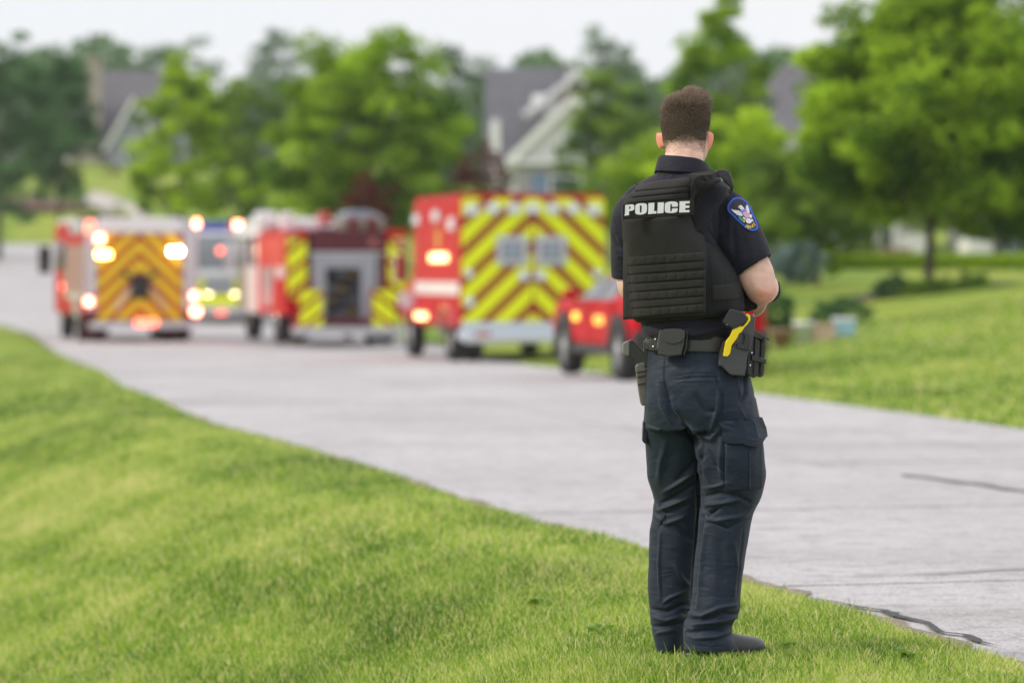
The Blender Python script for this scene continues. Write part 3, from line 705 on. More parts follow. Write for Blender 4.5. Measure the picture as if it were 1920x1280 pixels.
def wheel(parent, x, y, r, w, rimm=None, hub=True):
    """axis along x, tyre centred at x"""
    seg = 28; prof = [(r*.60, -w/2), (r*.80, -w/2), (r*.95, -w*.46), (r, -w*.3), (r, w*.3), (r*.95, w*.46), (r*.80, w/2), (r*.60, w/2)]
    V = []; Fq = []
    for a, b in prof:
        for k in range(seg): t = 2*math.pi*k/seg; V.append((x+b, y+a*math.cos(t), r+a*math.sin(t)))
    m = len(prof)
    for i in range(m):
        for k in range(seg): Fq.append((i*seg+k, i*seg+(k+1) % seg, ((i+1) % m)*seg+(k+1) % seg, ((i+1) % m)*seg+k))
    ty = mesh_obj('wheel', pyd('wheel', V, Fq, True), MTYR, parent)
    bm = bmesh.new(); sx = -1 if x < 0 else 1
    bm_cyl(bm, (x-w*.42, y, r), (x+w*.42, y, r), r*.595, seg=24)
    bm_cyl(bm, (x+sx*w*.42, y, r), (x+sx*w*.52, y, r), r*.25, r*.16, 12)
    for k in range(8):
        t = k*math.pi/4; bm_cyl(bm, (x+sx*w*.425, y+r*.42*math.cos(t), r+r*.42*math.sin(t)), (x+sx*w*.44, y+r*.42*math.cos(t), r+r*.42*math.sin(t)), r*.06, seg=8)
    bm_finish('rim', bm, rimm or MCHR, ty)
def lamp(parent, x, z, w, h, y, m, name='warning_light', d=.05):
    b = box(name, x-w/2-.015, x+w/2+.015, y-d*.5, y, z-h/2-.015, z+h/2+.015, MCHR, parent, .006)
    box('lens', x-w/2, x+w/2, y-d, y-d*.5-.001, z-h/2, z+h/2, m, b, .01)
def lampS(parent, xs, y, z, w, h, m, name='side_light', d=.05):
    b = box(name, xs-d*.5, xs, y-w/2-.015, y+w/2+.015, z-h/2-.015, z+h/2+.015, MCHR, parent, .006)
    box('lens', xs-d, xs-d*.5-.001, y-w/2, y+w/2, z-h/2, z+h/2, m, b, .01)

# ---- ambulance (box body, seen from the rear left)
v = Veh('ambulance', 'red ambulance with yellow and red chevron rear doors standing nearest of the big vehicles', 'ambulance', 1000, 65, 12, 2.52, zoff=-.01)
A = v.root; w2 = 1.26; zt = v.Z(369); zb = v.Z(603)
box('body', -w2, w2, .02, 4.3, .62, zt, MRED, A, .04)
box('roof_cap', -w2+.03, w2-.03, .05, 4.27, zt+.003, zt+.05, MRED, A, .02)
chevrons(A, -w2+.02, w2-.02, zb, zt-.02, .505, .31, .93, .06, .01, MYEL, MTRED)
box('door_seam', -.012, .012, -.012, .0, zb+.02, zt-.12, MTRED, A)
for px in (960, 1033):
    x = v.X(px); z = v.Z(470); f = box('rear_window', x-.27, x+.27, -.035, -.004, z-.25, z+.25, mat('window_surround', (.55, .56, .66), .3, metal=.3), A, .03)
    box('pane', x-.17, x+.17, -.045, -.036, z-.15, z+.15, mat('tint_glass', (.28, .27, .33), .1), f, .01)
    box('emblem', x-.06, x+.06, -.049, -.046, z-.06, z+.06, mat('emblem_blue', (.30, .45, .60), .4), f)
for i, px in enumerate((884, 924, 963, 998, 1036, 1074, 1112)):
    lamp(A, v.X(px), v.Z(391 if i not in (0, 6) else 394), .20, .15, -.012, MLENS, 'rear_light')
lamp(A, v.X(982), v.Z(517), .16, .14, -.012, MLENS, 'door_handle'); lamp(A, v.X(1012), v.Z(517), .16, .14, -.012, MLENS, 'door_handle')
lamp(A, v.X(878), v.Z(513), .11, .12, -.012, MLENS, 'rear_light'); lamp(A, v.X(880), v.Z(566), .13, .13, -.012, MLENS, 'rear_light')
lamp(A, v.X(1118), v.Z(513), .11, .12, -.012, MLENS, 'rear_light')
kb = box('kick_plate', -w2+.02, w2-.1, -.03, .015, v.Z(637), zb-.005, mat('pale_plate', (.62, .68, .80), .35, metal=.4), A, .015)
box('step_bumper', -w2+.05, w2-.12, -.38, -.035, v.Z(640)-.02, v.Z(630), MSIL, A, .02)
cyl('reflector', (v.X(866), -.04, v.Z(627)), (v.X(866), -.09, v.Z(627)), .10, MLENS, A)
box('licence_plate', v.X(905)-.13, v.X(905)+.13, -.05, -.034, v.Z(632), v.Z(622), mat('plate_red', (.45, .08, .09), .5), A)
box('chassis', -.55, .55, .2, 5.6, .42, .615, MBLK, A, .03)
# side
sx = -w2
for px, py in ((783, 412), (820, 405)): y = v.YS(px); lampS(A, sx-.002, y, v.ZS(py, y), .55, .17, MLENS)
y = v.YS(849); lampS(A, sx-.002, y, v.ZS(420, y), .5, .2, MLENS)
y = v.YS(826); lampS(A, sx-.002, y, v.ZS(483, y), 1.5, .13, mat('lit_orange', (.8, .3, .1), .4, emit=(1, .34, .14), estr=6), 'warning_light')
y = v.YS(822); 
cyl('star_emblem', (sx-.004, y, v.ZS(447, y)), (sx-.012, y, v.ZS(447, y)), .22, mat('gold', (.62, .35, .06), .4, metal=.3), A, seg=6)
box('side_stripe', sx-.006, sx-.002, .1, 4.2, v.ZS(552, 2), v.ZS(528, 2), MWP, A)
for py_ in (500,): box('compartment_door', sx-.012, sx-.002, .15, 1.1, .8, v.ZS(560, .5), MRED, A, .01)
box('compartment_door', sx-.012, sx-.002, 2.1, 3.0, .75, v.ZS(560, 2), MRED, A, .01)
y = v.YS(793); lampS(A, sx-.002, y, v.ZS(592, y), 1.0, .10, mat('lit_orange', (.8, .3, .1)), 'warning_light')
fr = bmesh.new()
for k in range(13):
    t0_ = math.pi*k/13; t1_ = math.pi*(k+1)/13
    for r_ in (0,):
        a_ = [(1.25+rr*math.cos(tt), .44+rr*math.sin(tt)) for rr, tt in ((.46, t0_), (.56, t0_), (.56, t1_), (.46, t1_))]
        f1 = [fr.verts.new((sx-.05, p[0], p[1])) for p in a_]; f2 = [fr.verts.new((sx-.001, p[0], p[1])) for p in a_]
        for i in range(4): fr.faces.new((f1[i], f1[(i+1) % 4], f2[(i+1) % 4], f2[i]))
        fr.faces.new(f1)
bm_finish('fender_ring', fr, MCHR, A)
box('mud_flap', -w2+.05, -w2+.55, .75, .78, .12, .6, MBLK, A); box('mud_flap', w2-.55, w2-.05, .75, .78, .12, .6, MBLK, A)
for x in (-w2+.16, -w2+.46, w2-.46, w2-.16): wheel(A, x, 1.25, .40, .24)
for x in (-w2+.2, w2-.2): wheel(A, x, 5.2, .40, .25)
# cab
prism('cab', [(4.31, .55), (6.6, .55), (6.7, 1.1), (6.5, 1.25), (5.75, 1.35), (5.2, 2.1), (4.31, 2.15)], -1.02, 1.02, MRED, A, axis='x', bev=.03)
prism('cab_window', [(4.5, 1.35), (5.45, 1.35), (5.08, 1.95), (4.5, 1.95)], -1.035, -1.021, MGLV, A, axis='x')
prism('windshield', [(5.80, 1.36), (5.83, 1.40), (5.28, 2.08), (5.24, 2.05)], -.9, .9, MGLV, A, axis='x')
for s_ in (-1, 1):
    m_ = box('side_mirror', s_*1.32-.12, s_*1.32+.12, 5.3, 5.42, 1.35, 1.85, MCHR, A, .03); cyl('mirror_arm', (s_*1.02, 5.4, 1.6), (s_*1.25, 5.4, 1.6), .02, MBLK, m_)
cyl('side_lamp', (-1.33, 4.6, 1.02), (-1.33, 4.5, 1.02), .16, MWP, A)

# ---- fire engine with open rear compartment
v = Veh('fire_engine', 'middle fire engine, its open rear compartment framed in silver between chevron strips', 'fire engine', 650, 78, 11, 2.5, zoff=.06)
E = v.root; w2 = 1.25; X = v.X; Z = v.Z
box('left_pillar', -w2, X(577), .03, 3.4, .6, Z(430), MRED, E, .03)
box('right_pillar', X(724), w2, .03, 3.4, .6, Z(430), MRED, E, .03)
box('body', -w2+.005, w2-.005, 1.4, 4.6, .6, Z(432), MRED, E, .03)
chevrons(E, -w2+.03, X(575), Z(560), Z(446), .46, .33, .75, .10, .02, MYEL, MTRED, xc=0)
chevrons(E, X(728), w2-.03, Z(560), Z(446), .46, .33, .75, .10, .02, MYEL, MTRED, xc=0)
box('lower_cabinet', X(558), X(602), -.28, 1.38, Z(612), Z(543), MTRED, E, .01); box('lower_cabinet', X(694), X(738), -.28, 1.38, Z(612), Z(543), MTRED, E, .01)
chevrons(E, X(559), X(601), Z(611), Z(544), .40, .29, .75, .30, -.285, MYEL, MTRED, xc=0, back=False)
chevrons(E, X(695), X(737), Z(611), Z(544), .40, .29, .75, .30, -.285, MYEL, MTRED, xc=0, back=False)
MFR = mat('brushed_frame', (.38, .40, .45), .4, metal=.5)
for a, b, c_, d__ in ((588, 610, 612, 476), (676, 705, 612, 476), (610.5, 675.5, 503, 476)): box('compartment_frame', X(a), X(b), -.06, .5, Z(c_), Z(d__), MFR, E, .01)
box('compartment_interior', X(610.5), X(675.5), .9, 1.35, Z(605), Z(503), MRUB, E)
for k, (py, m_) in enumerate(((520, 'folded'), (545, 'folded'), (567, 'folded'), (590, 'folded'))):
    sh = box('shelf', X(611), X(675), .1, .88, Z(py)-.02, Z(py), mat('shelf_grey', (.16, .17, .19), .6), E)
    for j in range(3): box('stored_gear', X(613)+j*.23, X(613)+j*.23+.19, .15, .7, Z(py)+.004, Z(py)+.10+.03*((j+k) % 2), mat(['gear_dark', 'gear_grey', 'gear_brown'][(j+k) % 3], [(.05, .05, .055), (.15, .15, .17), (.22, .14, .04)][(j+k) % 3], .7), sh, .01)
box('compartment_sill', X(605), X(690), -.2, .1, Z(612), Z(596), MDRED, E, .01)
hb = box('hose_bed_cover', X(583), X(722), .0, 2.6, Z(472), Z(432), MDRED, E, .04)
box('upper_rail', X(578), X(724), -.03, .02, Z(476), Z(472.5), MSIL, E)
box('grab_rail', X(582), X(586), -.10, -.06, Z(590), Z(478), MCHR, E, .008); box('grab_rail', X(710), X(714), -.10, -.06, Z(590), Z(478), MCHR, E, .008)
lamp(E, X(700), Z(455), .1, .1, -.01, MLREDL); 
tb = box('tail_board', -w2+.1, w2-.1, -.45, -.29, Z(628), Z(613), MSIL, E, .02)
box('rear_bumper_plate', -w2+.12, w2-.12, -.28, .0, Z(625), Z(613), MSIL, E, .01)
box('side_panel_light', -w2-.012, -w2-.002, .2, 1.4, v.ZS(520, 1), v.ZS(500, 1), MWP, E); box('side_panel_red', -w2-.012, -w2-.002, .2, 1.4, v.ZS(495, 1), v.ZS(460, 1), MRED, E)
for y_ in (.15, 1.05, 1.95, 2.85): box('locker_door', -w2-.02, -w2-.013 if y_ > 1.4 else -w2-.013, y_+.02, y_+.85, .75, Z(500) if y_ > 1.4 else v.ZS(525, 1), MFR if y_ > 1.4 else MRED, E, .004)
box('cab', -w2+.02, w2-.02, 4.75, 8.3, .55, Z(425), MWP, E, .12); box('cab_roof_step', -w2+.1, w2-.1, 4.0, 7.8, Z(425)+.005, Z(404), MWP, E, .08)
for y_ in (5.0, 6.5): box('cab_window', -w2+.0, -w2+.018, y_, y_+1.1, 1.6, 2.25, MGLV, E, .003)
box('side_mirror', -w2-.3, -w2-.08, 7.9, 8.05, 1.5, 2.1, MWP, E, .03)
box('light_tower', X(520), X(560), 3.4, 3.9, Z(426), Z(392), MWP, E, .08)
box('light_tower', X(562), X(585), 2.7, 3.2, Z(432)+.003, Z(394), MWP, E, .05)
# hoses and ladder on top
lad = empty('ladder_rack', (0, 0, 0)); lad.parent = E; lad.name = 'ladder_rack'
def on(root, fn): return fn
bm = bmesh.new()
for x_ in (X(600), X(628)): bm_box(bm, x_-.03, x_+.03, .2, 5.2, Z(432)+.04, Z(425)+.04, .01)
for k in range(14): bm_cyl(bm, (X(600), .4+k*.35, Z(428)+.04), (X(628), .4+k*.35, Z(428)+.04), .02, seg=8)
bm_finish('ladder', bm, MSIL, E)
for k in range(5):
    y_ = .15; x_ = X(640)+k*.19
    bm = bmesh.new()
    for j in range(3): bm_box(bm, x_, x_+.16, .05, 2.4, Z(431)+j*.085, Z(431)+j*.085+.08, .035, seg=2)
    bm_finish('folded_hose', bm, mat(['hose_cream', 'hose_pink'][k % 2], [(.28, .24, .21), (.22, .03, .03)][k % 2], .8), E)
prism('deck_dome', [(X(686), Z(430)), (X(758), Z(430)), (X(760), Z(408)), (X(745), Z(396)), (X(725), Z(391)), (X(700), Z(391)), (X(680), Z(398))], 2.6, 3.6, mat('pale_blue_white', (.28, .32, .40), .4), E, bev=.03)
box('red_deck_box', X(624), X(642), 1.6, 2.4, Z(430), Z(395), MLREDL, E, .02)
bpy.data.objects.remove(lad)
for x in (-w2+.16, -w2+.47, w2-.47, w2-.16): wheel(E, x, 1.75, .50, .27)
for x in (-w2+.2, w2-.2): wheel(E, x, 6.7, .50, .3)
box('chassis', -.5, .5, .1, 7.8, .42, .595, MBLK, E); box('mud_flap', -w2+.03, -w2+.62, 1.1, 1.13, .1, .6, MBLK, E); box('mud_flap', w2-.62, w2-.03, 1.1, 1.13, .1, .6, MBLK, E)
for px, py in ((752, 455), (546, 440)): lamp(E, X(px), Z(py)+.0, .14, .12, -.0, MLREDL)

# ---- fire engine on the left with lit lamps
v = Veh('fire_engine', 'leftmost fire engine with many lit red lamps round its orange chevron rear', 'fire engine', 265, 84, 11.4, 2.5, zoff=-.01)
L = v.root; X = v.X; Z = v.Z
box('body', -w2, w2, .05, 4.9, .62, Z(437), MRED, L, .04)
box('left_post', -w2+.02, X(180), -.0, .045, .7, Z(430), MSIL, L, .01); box('right_post', X(344), w2-.02, -.0, .045, .7, Z(430), MSIL, L, .01)
chevrons(L, X(182), X(342), Z(600), Z(438), .40, .215, .95, .02, .02, MYEO, MORG)
box('rear_cover', X(184), X(340), -.04, .04, Z(437)+.004, Z(408), MWP, L, .03)
box('hose_bed', -w2+.08, w2-.08, .06, 4.6, Z(437)+.003, Z(412), MSIL, L, .03)
box('red_hose_cover', X(178), X(255), 1.5, 4.4, Z(412)+.003, Z(402), MDRED, L, .02)
hr = box('intake_plate', X(245), X(280), -.06, .0, Z(560), Z(515), MRUB, L, .04)
cyl('intake_cap', (X(262), -.06, Z(537)), (X(262), -.16, Z(537)), .16, MBLK, L, seg=18)
for sg_ in (-1, 1): cyl('rear_handle', (X(262)+sg_*.22, -.04, Z(520)), (X(262)+sg_*.42, -.04, Z(505)), .035, MBLK, L)
cyl('rear_handle', (X(215), -.05, Z(580)), (X(245), -.05, Z(540)), .025, MSIL, L); cyl('rear_handle', (X(310), -.05, Z(580)), (X(283), -.05, Z(540)), .025, MSIL, L)
box('tail_board', -w2+.1, w2-.1, -.4, .0, Z(616), Z(603), MSIL, L, .02)
box('stop_light_bar', X(250), X(291), -.44, -.405, Z(610), Z(598), MLRED2, L, .01)
lamp(L, X(187), Z(447), .17, .16, -.01, MLRED); lamp(L, X(194), Z(477), .28, .11, -.01, MLAMB); lamp(L, X(329), Z(471), .26, .12, -.01, MLWW)
lamp(L, X(166), Z(565), .13, .13, -.01, MLRED); lamp(L, X(369)-.03, Z(584), .18, .14, -.01, MLRED); lamp(L, X(364), Z(555), .13, .13, -.01, MLRED)
for px, py in ((166, 420), (135, 425)): y_ = v.YS(px); box('marker_lamp', -w2-.04, -w2+.1, y_-.15, y_+.15, Z(437)+.0, Z(437)+.25, MLRED2 if px == 166 else MLENS, L, .03)
y_ = v.YS(120); lampS(L, -w2-.003, y_, v.ZS(537, y_), .3, .14, MLRED2)
for k, y0_ in enumerate((.2, 1.3, 3.1, 4.0)): box('locker_door', -w2-.015, -w2-.002, y0_, y0_+.95 if k < 2 else y0_+.82, 1.1, 2.15, mat('roller_shutter', (.40, .33, .31), .45, metal=.3), L, .004)
box('side_stripe', -w2-.008, -w2-.002, .1, 4.8, .95, 1.08, MWP, L)
box('crew_cab', -w2+.02, w2-.02, 5.0, 8.2, .55, 2.65, MRED, L, .10); box('cab_roof', -w2+.08, w2-.08, 5.1, 8.1, 2.652, 2.78, MWP, L, .05)
box('side_mirror', -w2-.38, -w2-.1, 7.8, 7.95, 1.5, 2.15, MBLK, L, .03)
for y_ in (5.3, 6.7): box('cab_window', -w2+.0, -w2+.018, y_, y_+1.1, 1.6, 2.25, MGLV, L, .003)
for x in (-w2+.16, -w2+.48, w2-.48, w2-.16): wheel(L, x, 1.9, .50, .28)
for x in (-w2+.2, w2-.2): wheel(L, x, 6.6, .50, .3)
box('wheel_arch', -w2-.03, -w2+.0, 1.25, 2.55, .55, 1.08, MSIL, L, .02); box('chassis', -.5, .5, .1, 7.8, .42, .615, MBLK, L)
box('mud_flap', -w2+.03, -w2+.64, 1.2, 1.23, .08, .6, MDRED, L); box('mud_flap', w2-.64, w2-.03, 1.2, 1.23, .08, .6, MDRED, L)

# ---- rescue truck facing the camera
v = Veh('rescue_truck', 'white fronted rescue truck facing the camera with a blue light bar, behind the leftmost engine', 'truck', 410, 113, 6, 2.2, zoff=-.03)
T = v.root; X = v.X; Z = v.Z; w = 1.1
box('cab', -w, w, .1, 2.6, .6, Z(434), MWP, T, .12)
box('rescue_body', -w-.08, w+.08, 2.7, 7.5, .6, Z(425), MWP, T, .08)
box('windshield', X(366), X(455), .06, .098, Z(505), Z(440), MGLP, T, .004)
box('wiper_cowl', X(366), X(455), .03, .095, Z(517), Z(507), MWP, T, .01)
box('grille', X(385), X(437), .02, .095, Z(552), Z(521), mat('grille_grey', (.28, .32, .36), .4, metal=.4), T, .01)
for i_ in range(4): box('grille_bar', X(385), X(437), .0, .018, Z(550)+i_*.11, Z(550)+i_*.11+.03, MCHR, T)
chevrons(T, X(362), X(384), Z(572), Z(522), .34, .24, .8, .1, .09, MYEL, mat('olive_tape', (.22, .26, .05), .5), xc=0)
chevrons(T, X(438), X(459), Z(572), Z(522), .34, .24, .8, .1, .09, MYEL, mat('olive_tape', (.22, .26, .05), .5), xc=0)
box('front_bumper', -w-.03, w+.03, -.35, .08, Z(592), Z(574), MCHR, T, .04); box('front_apron', -w+.2, w-.2, -.1, .095, Z(573), Z(553), MYEL, T, .02)
lb = box('light_bar', X(372), X(440), .3, .6, Z(434)+.01, Z(415), MLBLU, T, .03)
for px, py in ((368, 419), (446, 421)): lamp(T, X(px), Z(py), .17, .17, .25, MLRED)
lamp(T, X(433), Z(426), .2, .16, .26, mat('pink_lens', (.5, .05, .15), .4)); lamp(T, X(364), Z(465), .17, .17, .04, MLAMB)
lamp(T, X(413), Z(470), .15, .15, .05, MLRED2); lamp(T, X(390), Z(556), .18, .18, -.02, MLWHT, 'headlight'); lamp(T, X(440), Z(556), .18, .18, -.02, MLWHT, 'headlight')
lamp(T, X(414), Z(586), .3, .06, -.36, MLRED2, 'bumper_light')
for s_ in (-1, 1): box('side_mirror', s_*(w+.22)-.1, s_*(w+.22)+.1, .3, .4, 1.6, 2.1, MBLK, T, .03)
for x in (-w+.2, w-.2): wheel(T, x, 1.2, .45, .28); wheel(T, x, 5.6, .45, .28)
box('chassis', -.5, .5, .3, 7.0, .4, .595, MBLK, T)

# ---- red sedan parked at the right road edge
v = Veh('red_car', 'red sedan parked behind the ambulance, half hidden by the officer', 'car', 1314, 47.2, 12.6, 1.78, zoff=.0)
K = v.root; w = .89
V = []; Fq = []
secs = [  # y, z_low, z_belt, z_roof, half width low, half width roof
 (0.0, .50, .98, 1.00, .80, .70), (.10, .38, 1.01, 1.05, .86, .70), (.55, .34, 1.01, 1.08, .88, .68), (1.0, .34, .98, 1.30, .89, .60),
 (1.35, .34, .97, 1.36, .89, .57), (1.9, .34, .95, 1.38, .89, .56), (2.35, .34, .94, 1.33, .89, .56), (3.0, .34, .93, 1.00, .89, .70), (3.9, .38, .95, .99, .88, .74), (4.35, .42, .85, .89, .84, .68), (4.5, .50, .72, .74, .76, .60)]
for y_, a, b, c_, wl, wr in secs:
    for sg in (-1, 1):
        pts_ = [(wl*.93, a), (wl, a+.12), (wl*1.005, (a+b)/2), (wl*.985, b), (wr+(wl-wr)*.15, b+(c_-b)*.75), (wr*.9, c_)]
        pts_ = pts_ if sg > 0 else pts_[::-1]
        for p in pts_: V.append((sg*p[0], y_, p[1]))
n_ = 12
for i in range(len(secs)-1):
    for k in range(n_): Fq.append((i*n_+k, i*n_+(k+1) % n_, (i+1)*n_+(k+1) % n_, (i+1)*n_+k))
Fq.append(tuple(range(n_))); Fq.append(tuple(range((len(secs)-1)*n_, len(secs)*n_))[::-1])
me = pyd('body', V, Fq); bm = bmesh.new(); bm.from_mesh(me); bmesh.ops.recalc_face_normals(bm, faces=bm.faces); bm.to_mesh(me); bm.free()
bd = mesh_obj('body', me, MRED, K); 
md = bd.modifiers.new('round', 'BEVEL'); md.width = .03; md.segments = 3; md.limit_method = 'ANGLE'; md.angle_limit = R(25)
for sg in (-1, 1):
    for y0_, y1_ in ((.95, 1.75), (1.83, 2.75)):
        Pw = []
        for yy_, zz_, f in ((y0_, .99, 0), (y1_, .99, 0), (y1_-(.40 if y1_ > 2.5 else .02), 1.27, 1), (y0_+(.22 if y0_ < 1 else .02), 1.27, 1)):
            Pw.append((sg*(.84 if f == 0 else .645), yy_, zz_))
        qb = [(p[0]+sg*.02, p[1], p[2]) for p in Pw]
        mesh_obj('side_window', pyd('side_window', Pw+qb, [(0, 1, 2, 3), (4, 5, 6, 7), (0, 1, 5, 4), (1, 2, 6, 5), (2, 3, 7, 6), (3, 0, 4, 7)]), mat('car_glass', (.06, .065, .075), .12, spec=.5), K)
    for y0_ in (.95, 2.05): box('door', sg*.897-.006 if sg < 0 else sg*.897-.002, sg*.897+.002 if sg < 0 else sg*.897+.006, y0_, y0_+1.02, .5, .98, MRED, K, .002)
    box('sill_trim', sg*.87-.03, sg*.87+.03, .85, 3.2, .30, .42, MBLK, K, .01)
    mm_ = box('side_mirror', sg*1.03-.1, sg*1.03+.1, 2.5, 2.65, .98, 1.12, MRED, K, .04)
    for y0_ in (.62, 3.5):
        a_ = [(y0_+.47*math.cos(t), .36+.47*math.sin(t)) for t in np.linspace(0, math.pi, 13)]+[(y0_+.36*math.cos(t), .36+.36*math.sin(t)) for t in np.linspace(math.pi, 0, 13)]
        prism('wheel_arch', a_, sg*.885, sg*.925, MBLK, K, axis='x')
    wheel(K, sg*.80, .62, .365, .24, mat('alloy', (.45, .45, .48), .3, metal=.8)); wheel(K, sg*.80, 3.5, .365, .24, mat('alloy', (.5, .5, .5)))
    lamp(K, sg*.74, .98, .12, .42, .05, MLREDL, 'tail_light')
prism('rear_window', [(.56, 1.10), (.58, 1.13), (.98, 1.33), (.95, 1.34)], -.55, .55, MGLV, K, axis='x')
box('rear_bumper', -.86, .86, -.08, .1, .38, .62, MBLK, K, .04)
box('licence_plate', -.15, .15, -.03, -.005, .78, .90, MWP, K, .005)
y_ = v.YS(1127); lampS(K, -.905, y_, v.ZS(600, y_), .45, .10, MLAM2, 'marker_light', d=.03); y_ = v.YS(1084)
lampS(K, -.905, y_, v.ZS(593, y_), .28, .09, mat('lit_amber2', (.9, .5, .1), .4, emit=(1, .42, .02), estr=1.7), 'marker_light', d=.03)
# ------------------------------------------------------------ police officer
D = 12.25
def PX(px, dy=0): return (px-CX)/FPX*D          # sizes taken at the officer's own distance
def PZ(py): return CH-(py-HY)/FPX*D
U = D/FPX                                        # metres per photo pixel at the officer
ox = PX(1310); oz = 0.0
officer = empty('person', (ox, D, 0), label='police officer standing on the grass with his back turned, in black vest and navy uniform', cat='person')
def L3(px, py, dy): return Vector((PX(px)-ox, dy, PZ(py)))
MSKIN = mat('skin', (.74, .47, .385), .5, sss=.2, var=.15, vscale=30, bump=.15, bscale=300)
def cloth(name, col, rough=.8, bump=.35, scale=900, sheen=.1, var=.1, wscale=None):
    m = mat(name, col, rough, var=var, vscale=7, bump=bump, bscale=scale, sheen=sheen, spec=.25)
    t = m.node_tree; b = t.nodes['Principled BSDF']
    if not b.inputs['Normal'].links: return m
    old = [n for n in t.nodes if n.type == 'BUMP'][0]
    if wscale:      # fine real creases in the cloth
        tcn = N(t, 'ShaderNodeTexCoord'); mpn = N(t, 'ShaderNodeMapping'); mpn.inputs['Rotation'].default_value = (0, R(35), 0); mpn.inputs['Scale'].default_value = (1, 1, 2.6)
        n = N(t, 'ShaderNodeTexNoise'); n.inputs['Scale'].default_value = wscale; n.inputs['Detail'].default_value = 4; n.inputs['Distortion'].default_value = .6
        t.links.new(tcn.outputs['Object'], mpn.inputs['Vector']); t.links.new(mpn.outputs[0], n.inputs['Vector'])
        b2 = N(t, 'ShaderNodeBump'); b2.inputs['Strength'].default_value = .8; b2.inputs['Distance'].default_value = .006
        t.links.new(n.outputs['Fac'], b2.inputs['Height']); t.links.new(b2.outputs[0], old.inputs['Normal'])
    return m
MNAVY = cloth('navy_shirt_cloth', (.009, .009, .019), .7, sheen=.08, wscale=14)
MTRO = cloth('navy_trouser_cloth', (.010, .018, .036), .55, .35, sheen=.08, wscale=13)
MVEST = cloth('vest_fabric', (.017, .0165, .0155), .85, .8, 500, sheen=.05)
MWEB = cloth('webbing_fabric', (.021, .020, .0185), .85, .8, 450, sheen=.05)
MLEA = mat('black_leather', (.022, .022, .024), .32, bump=.2, bscale=400)
MPOL = mat('black_polymer', (.022, .022, .025), .30, bump=.2, bscale=500)
MHAIR = None
def superloop(n, a, b, p, phi):
    t = np.linspace(0, 2*np.pi, n, endpoint=False); c = np.cos(t); s_ = np.sin(t)
    x = a*np.sign(c)*np.abs(c)**(2/p); y = b*np.sign(s_)*np.abs(s_)**(2/p)
    return x*math.cos(phi)+y*math.sin(phi), -x*math.sin(phi)+y*math.cos(phi)
def hloft(rings, n=64, p=2.3, phi=R(25), tilt=0.0, step=.008, cap=True):
    """rings: (py, pxl, pxr, yc, b); smooth interpolation between them"""
    rg = np.array([r[:5] for r in rings], float); rg = rg[np.argsort(rg[:, 0])]
    m = max(2, int((rg[-1, 0]-rg[0, 0])*U/step)); q = np.linspace(rg[0, 0], rg[-1, 0], m)
    col = []
    for k in range(1, 5):
        d_ = np.gradient(rg[:, k], rg[:, 0]); v = np.interp(q, rg[:, 0], rg[:, k])
        i = np.clip(np.searchsorted(rg[:, 0], q)-1, 0, len(rg)-2); h = rg[i+1, 0]-rg[i, 0]; t = (q-rg[i, 0])/h
        v = (2*t**3-3*t**2+1)*rg[i, k]+(t**3-2*t**2+t)*h*d_[i]+(-2*t**3+3*t**2)*rg[i+1, k]+(t**3-t**2)*h*d_[i+1]
        col.append(v)
    V = []
    for j in range(m):
        xl_, xr_, yc, b = col[0][j], col[1][j], col[2][j], col[3][j]
        hw = (xr_-xl_)/2*U; x, y = superloop(n, hw*1.04, b, p, phi)
        x = x/np.abs(x).max()*hw; xc = PX((xl_+xr_)/2)-ox
        z = PZ(q[j])+tilt*x
        V.append(np.stack([x+xc, y+yc, z], 1))
    V = np.concatenate(V); F = []
    for j in range(m-1):
        for k in range(n): F.append((j*n+k, (j+1)*n+k, (j+1)*n+(k+1) % n, j*n+(k+1) % n))
    if cap:
        F.append(tuple(range(n))); F.append(tuple(range((m-1)*n, m*n))[::-1])
    return V, F
def tloft(path, n=28, sub=6, p=2.0, hollow=None):
    """path: list of (Vector, rx, ry) tube with caps; smooth"""
    P = np.array([[*q[0], q[1], q[2] if len(q) > 2 else q[1]] for q in path], float); m = len(P)
    t = np.arange(m); tt = np.linspace(0, m-1, (m-1)*sub+1); d_ = np.gradient(P, axis=0)
    i = np.clip(tt.astype(int), 0, m-2); f = (tt-i)[:, None]
    Q = (2*f**3-3*f**2+1)*P[i]+(f**3-2*f**2+f)*d_[i]+(-2*f**3+3*f**2)*P[i+1]+(f**3-f**2)*d_[i+1]
    if hollow:   # turn back inwards at the end
        k = 8; back = Q[-1:-k-1:-1].copy(); back[:, 3:] -= hollow; Q = np.concatenate([Q, back])
    dirs = np.gradient(Q[:, :3], axis=0); 
    if hollow: 
        kk = len(Q)-8; dirs[kk-1] = dirs[kk-2]; dirs[kk:] = dirs[kk-2]
    V = []; up = Vector((0, 1, .01))
    for j in range(len(Q)):
        dd = Vector(dirs[j]).normalized(); a = dd.cross(up).normalized(); b = dd.cross(a).normalized()
        for k in range(n):
            th = 2*math.pi*k/n; V.append(Vector(Q[j, :3])+a*Q[j, 3]*math.cos(th)+b*Q[j, 4]*math.sin(th))
    F = []; L = len(Q)
    for j in range(L-1):
        for k in range(n): F.append((j*n+k, (j+1)*n+k, (j+1)*n+(k+1) % n, j*n+(k+1) % n))
    F.append(tuple(range(n))); F.append(tuple(range((L-1)*n, L*n))[::-1])
    return np.array([tuple(v) for v in V]), F
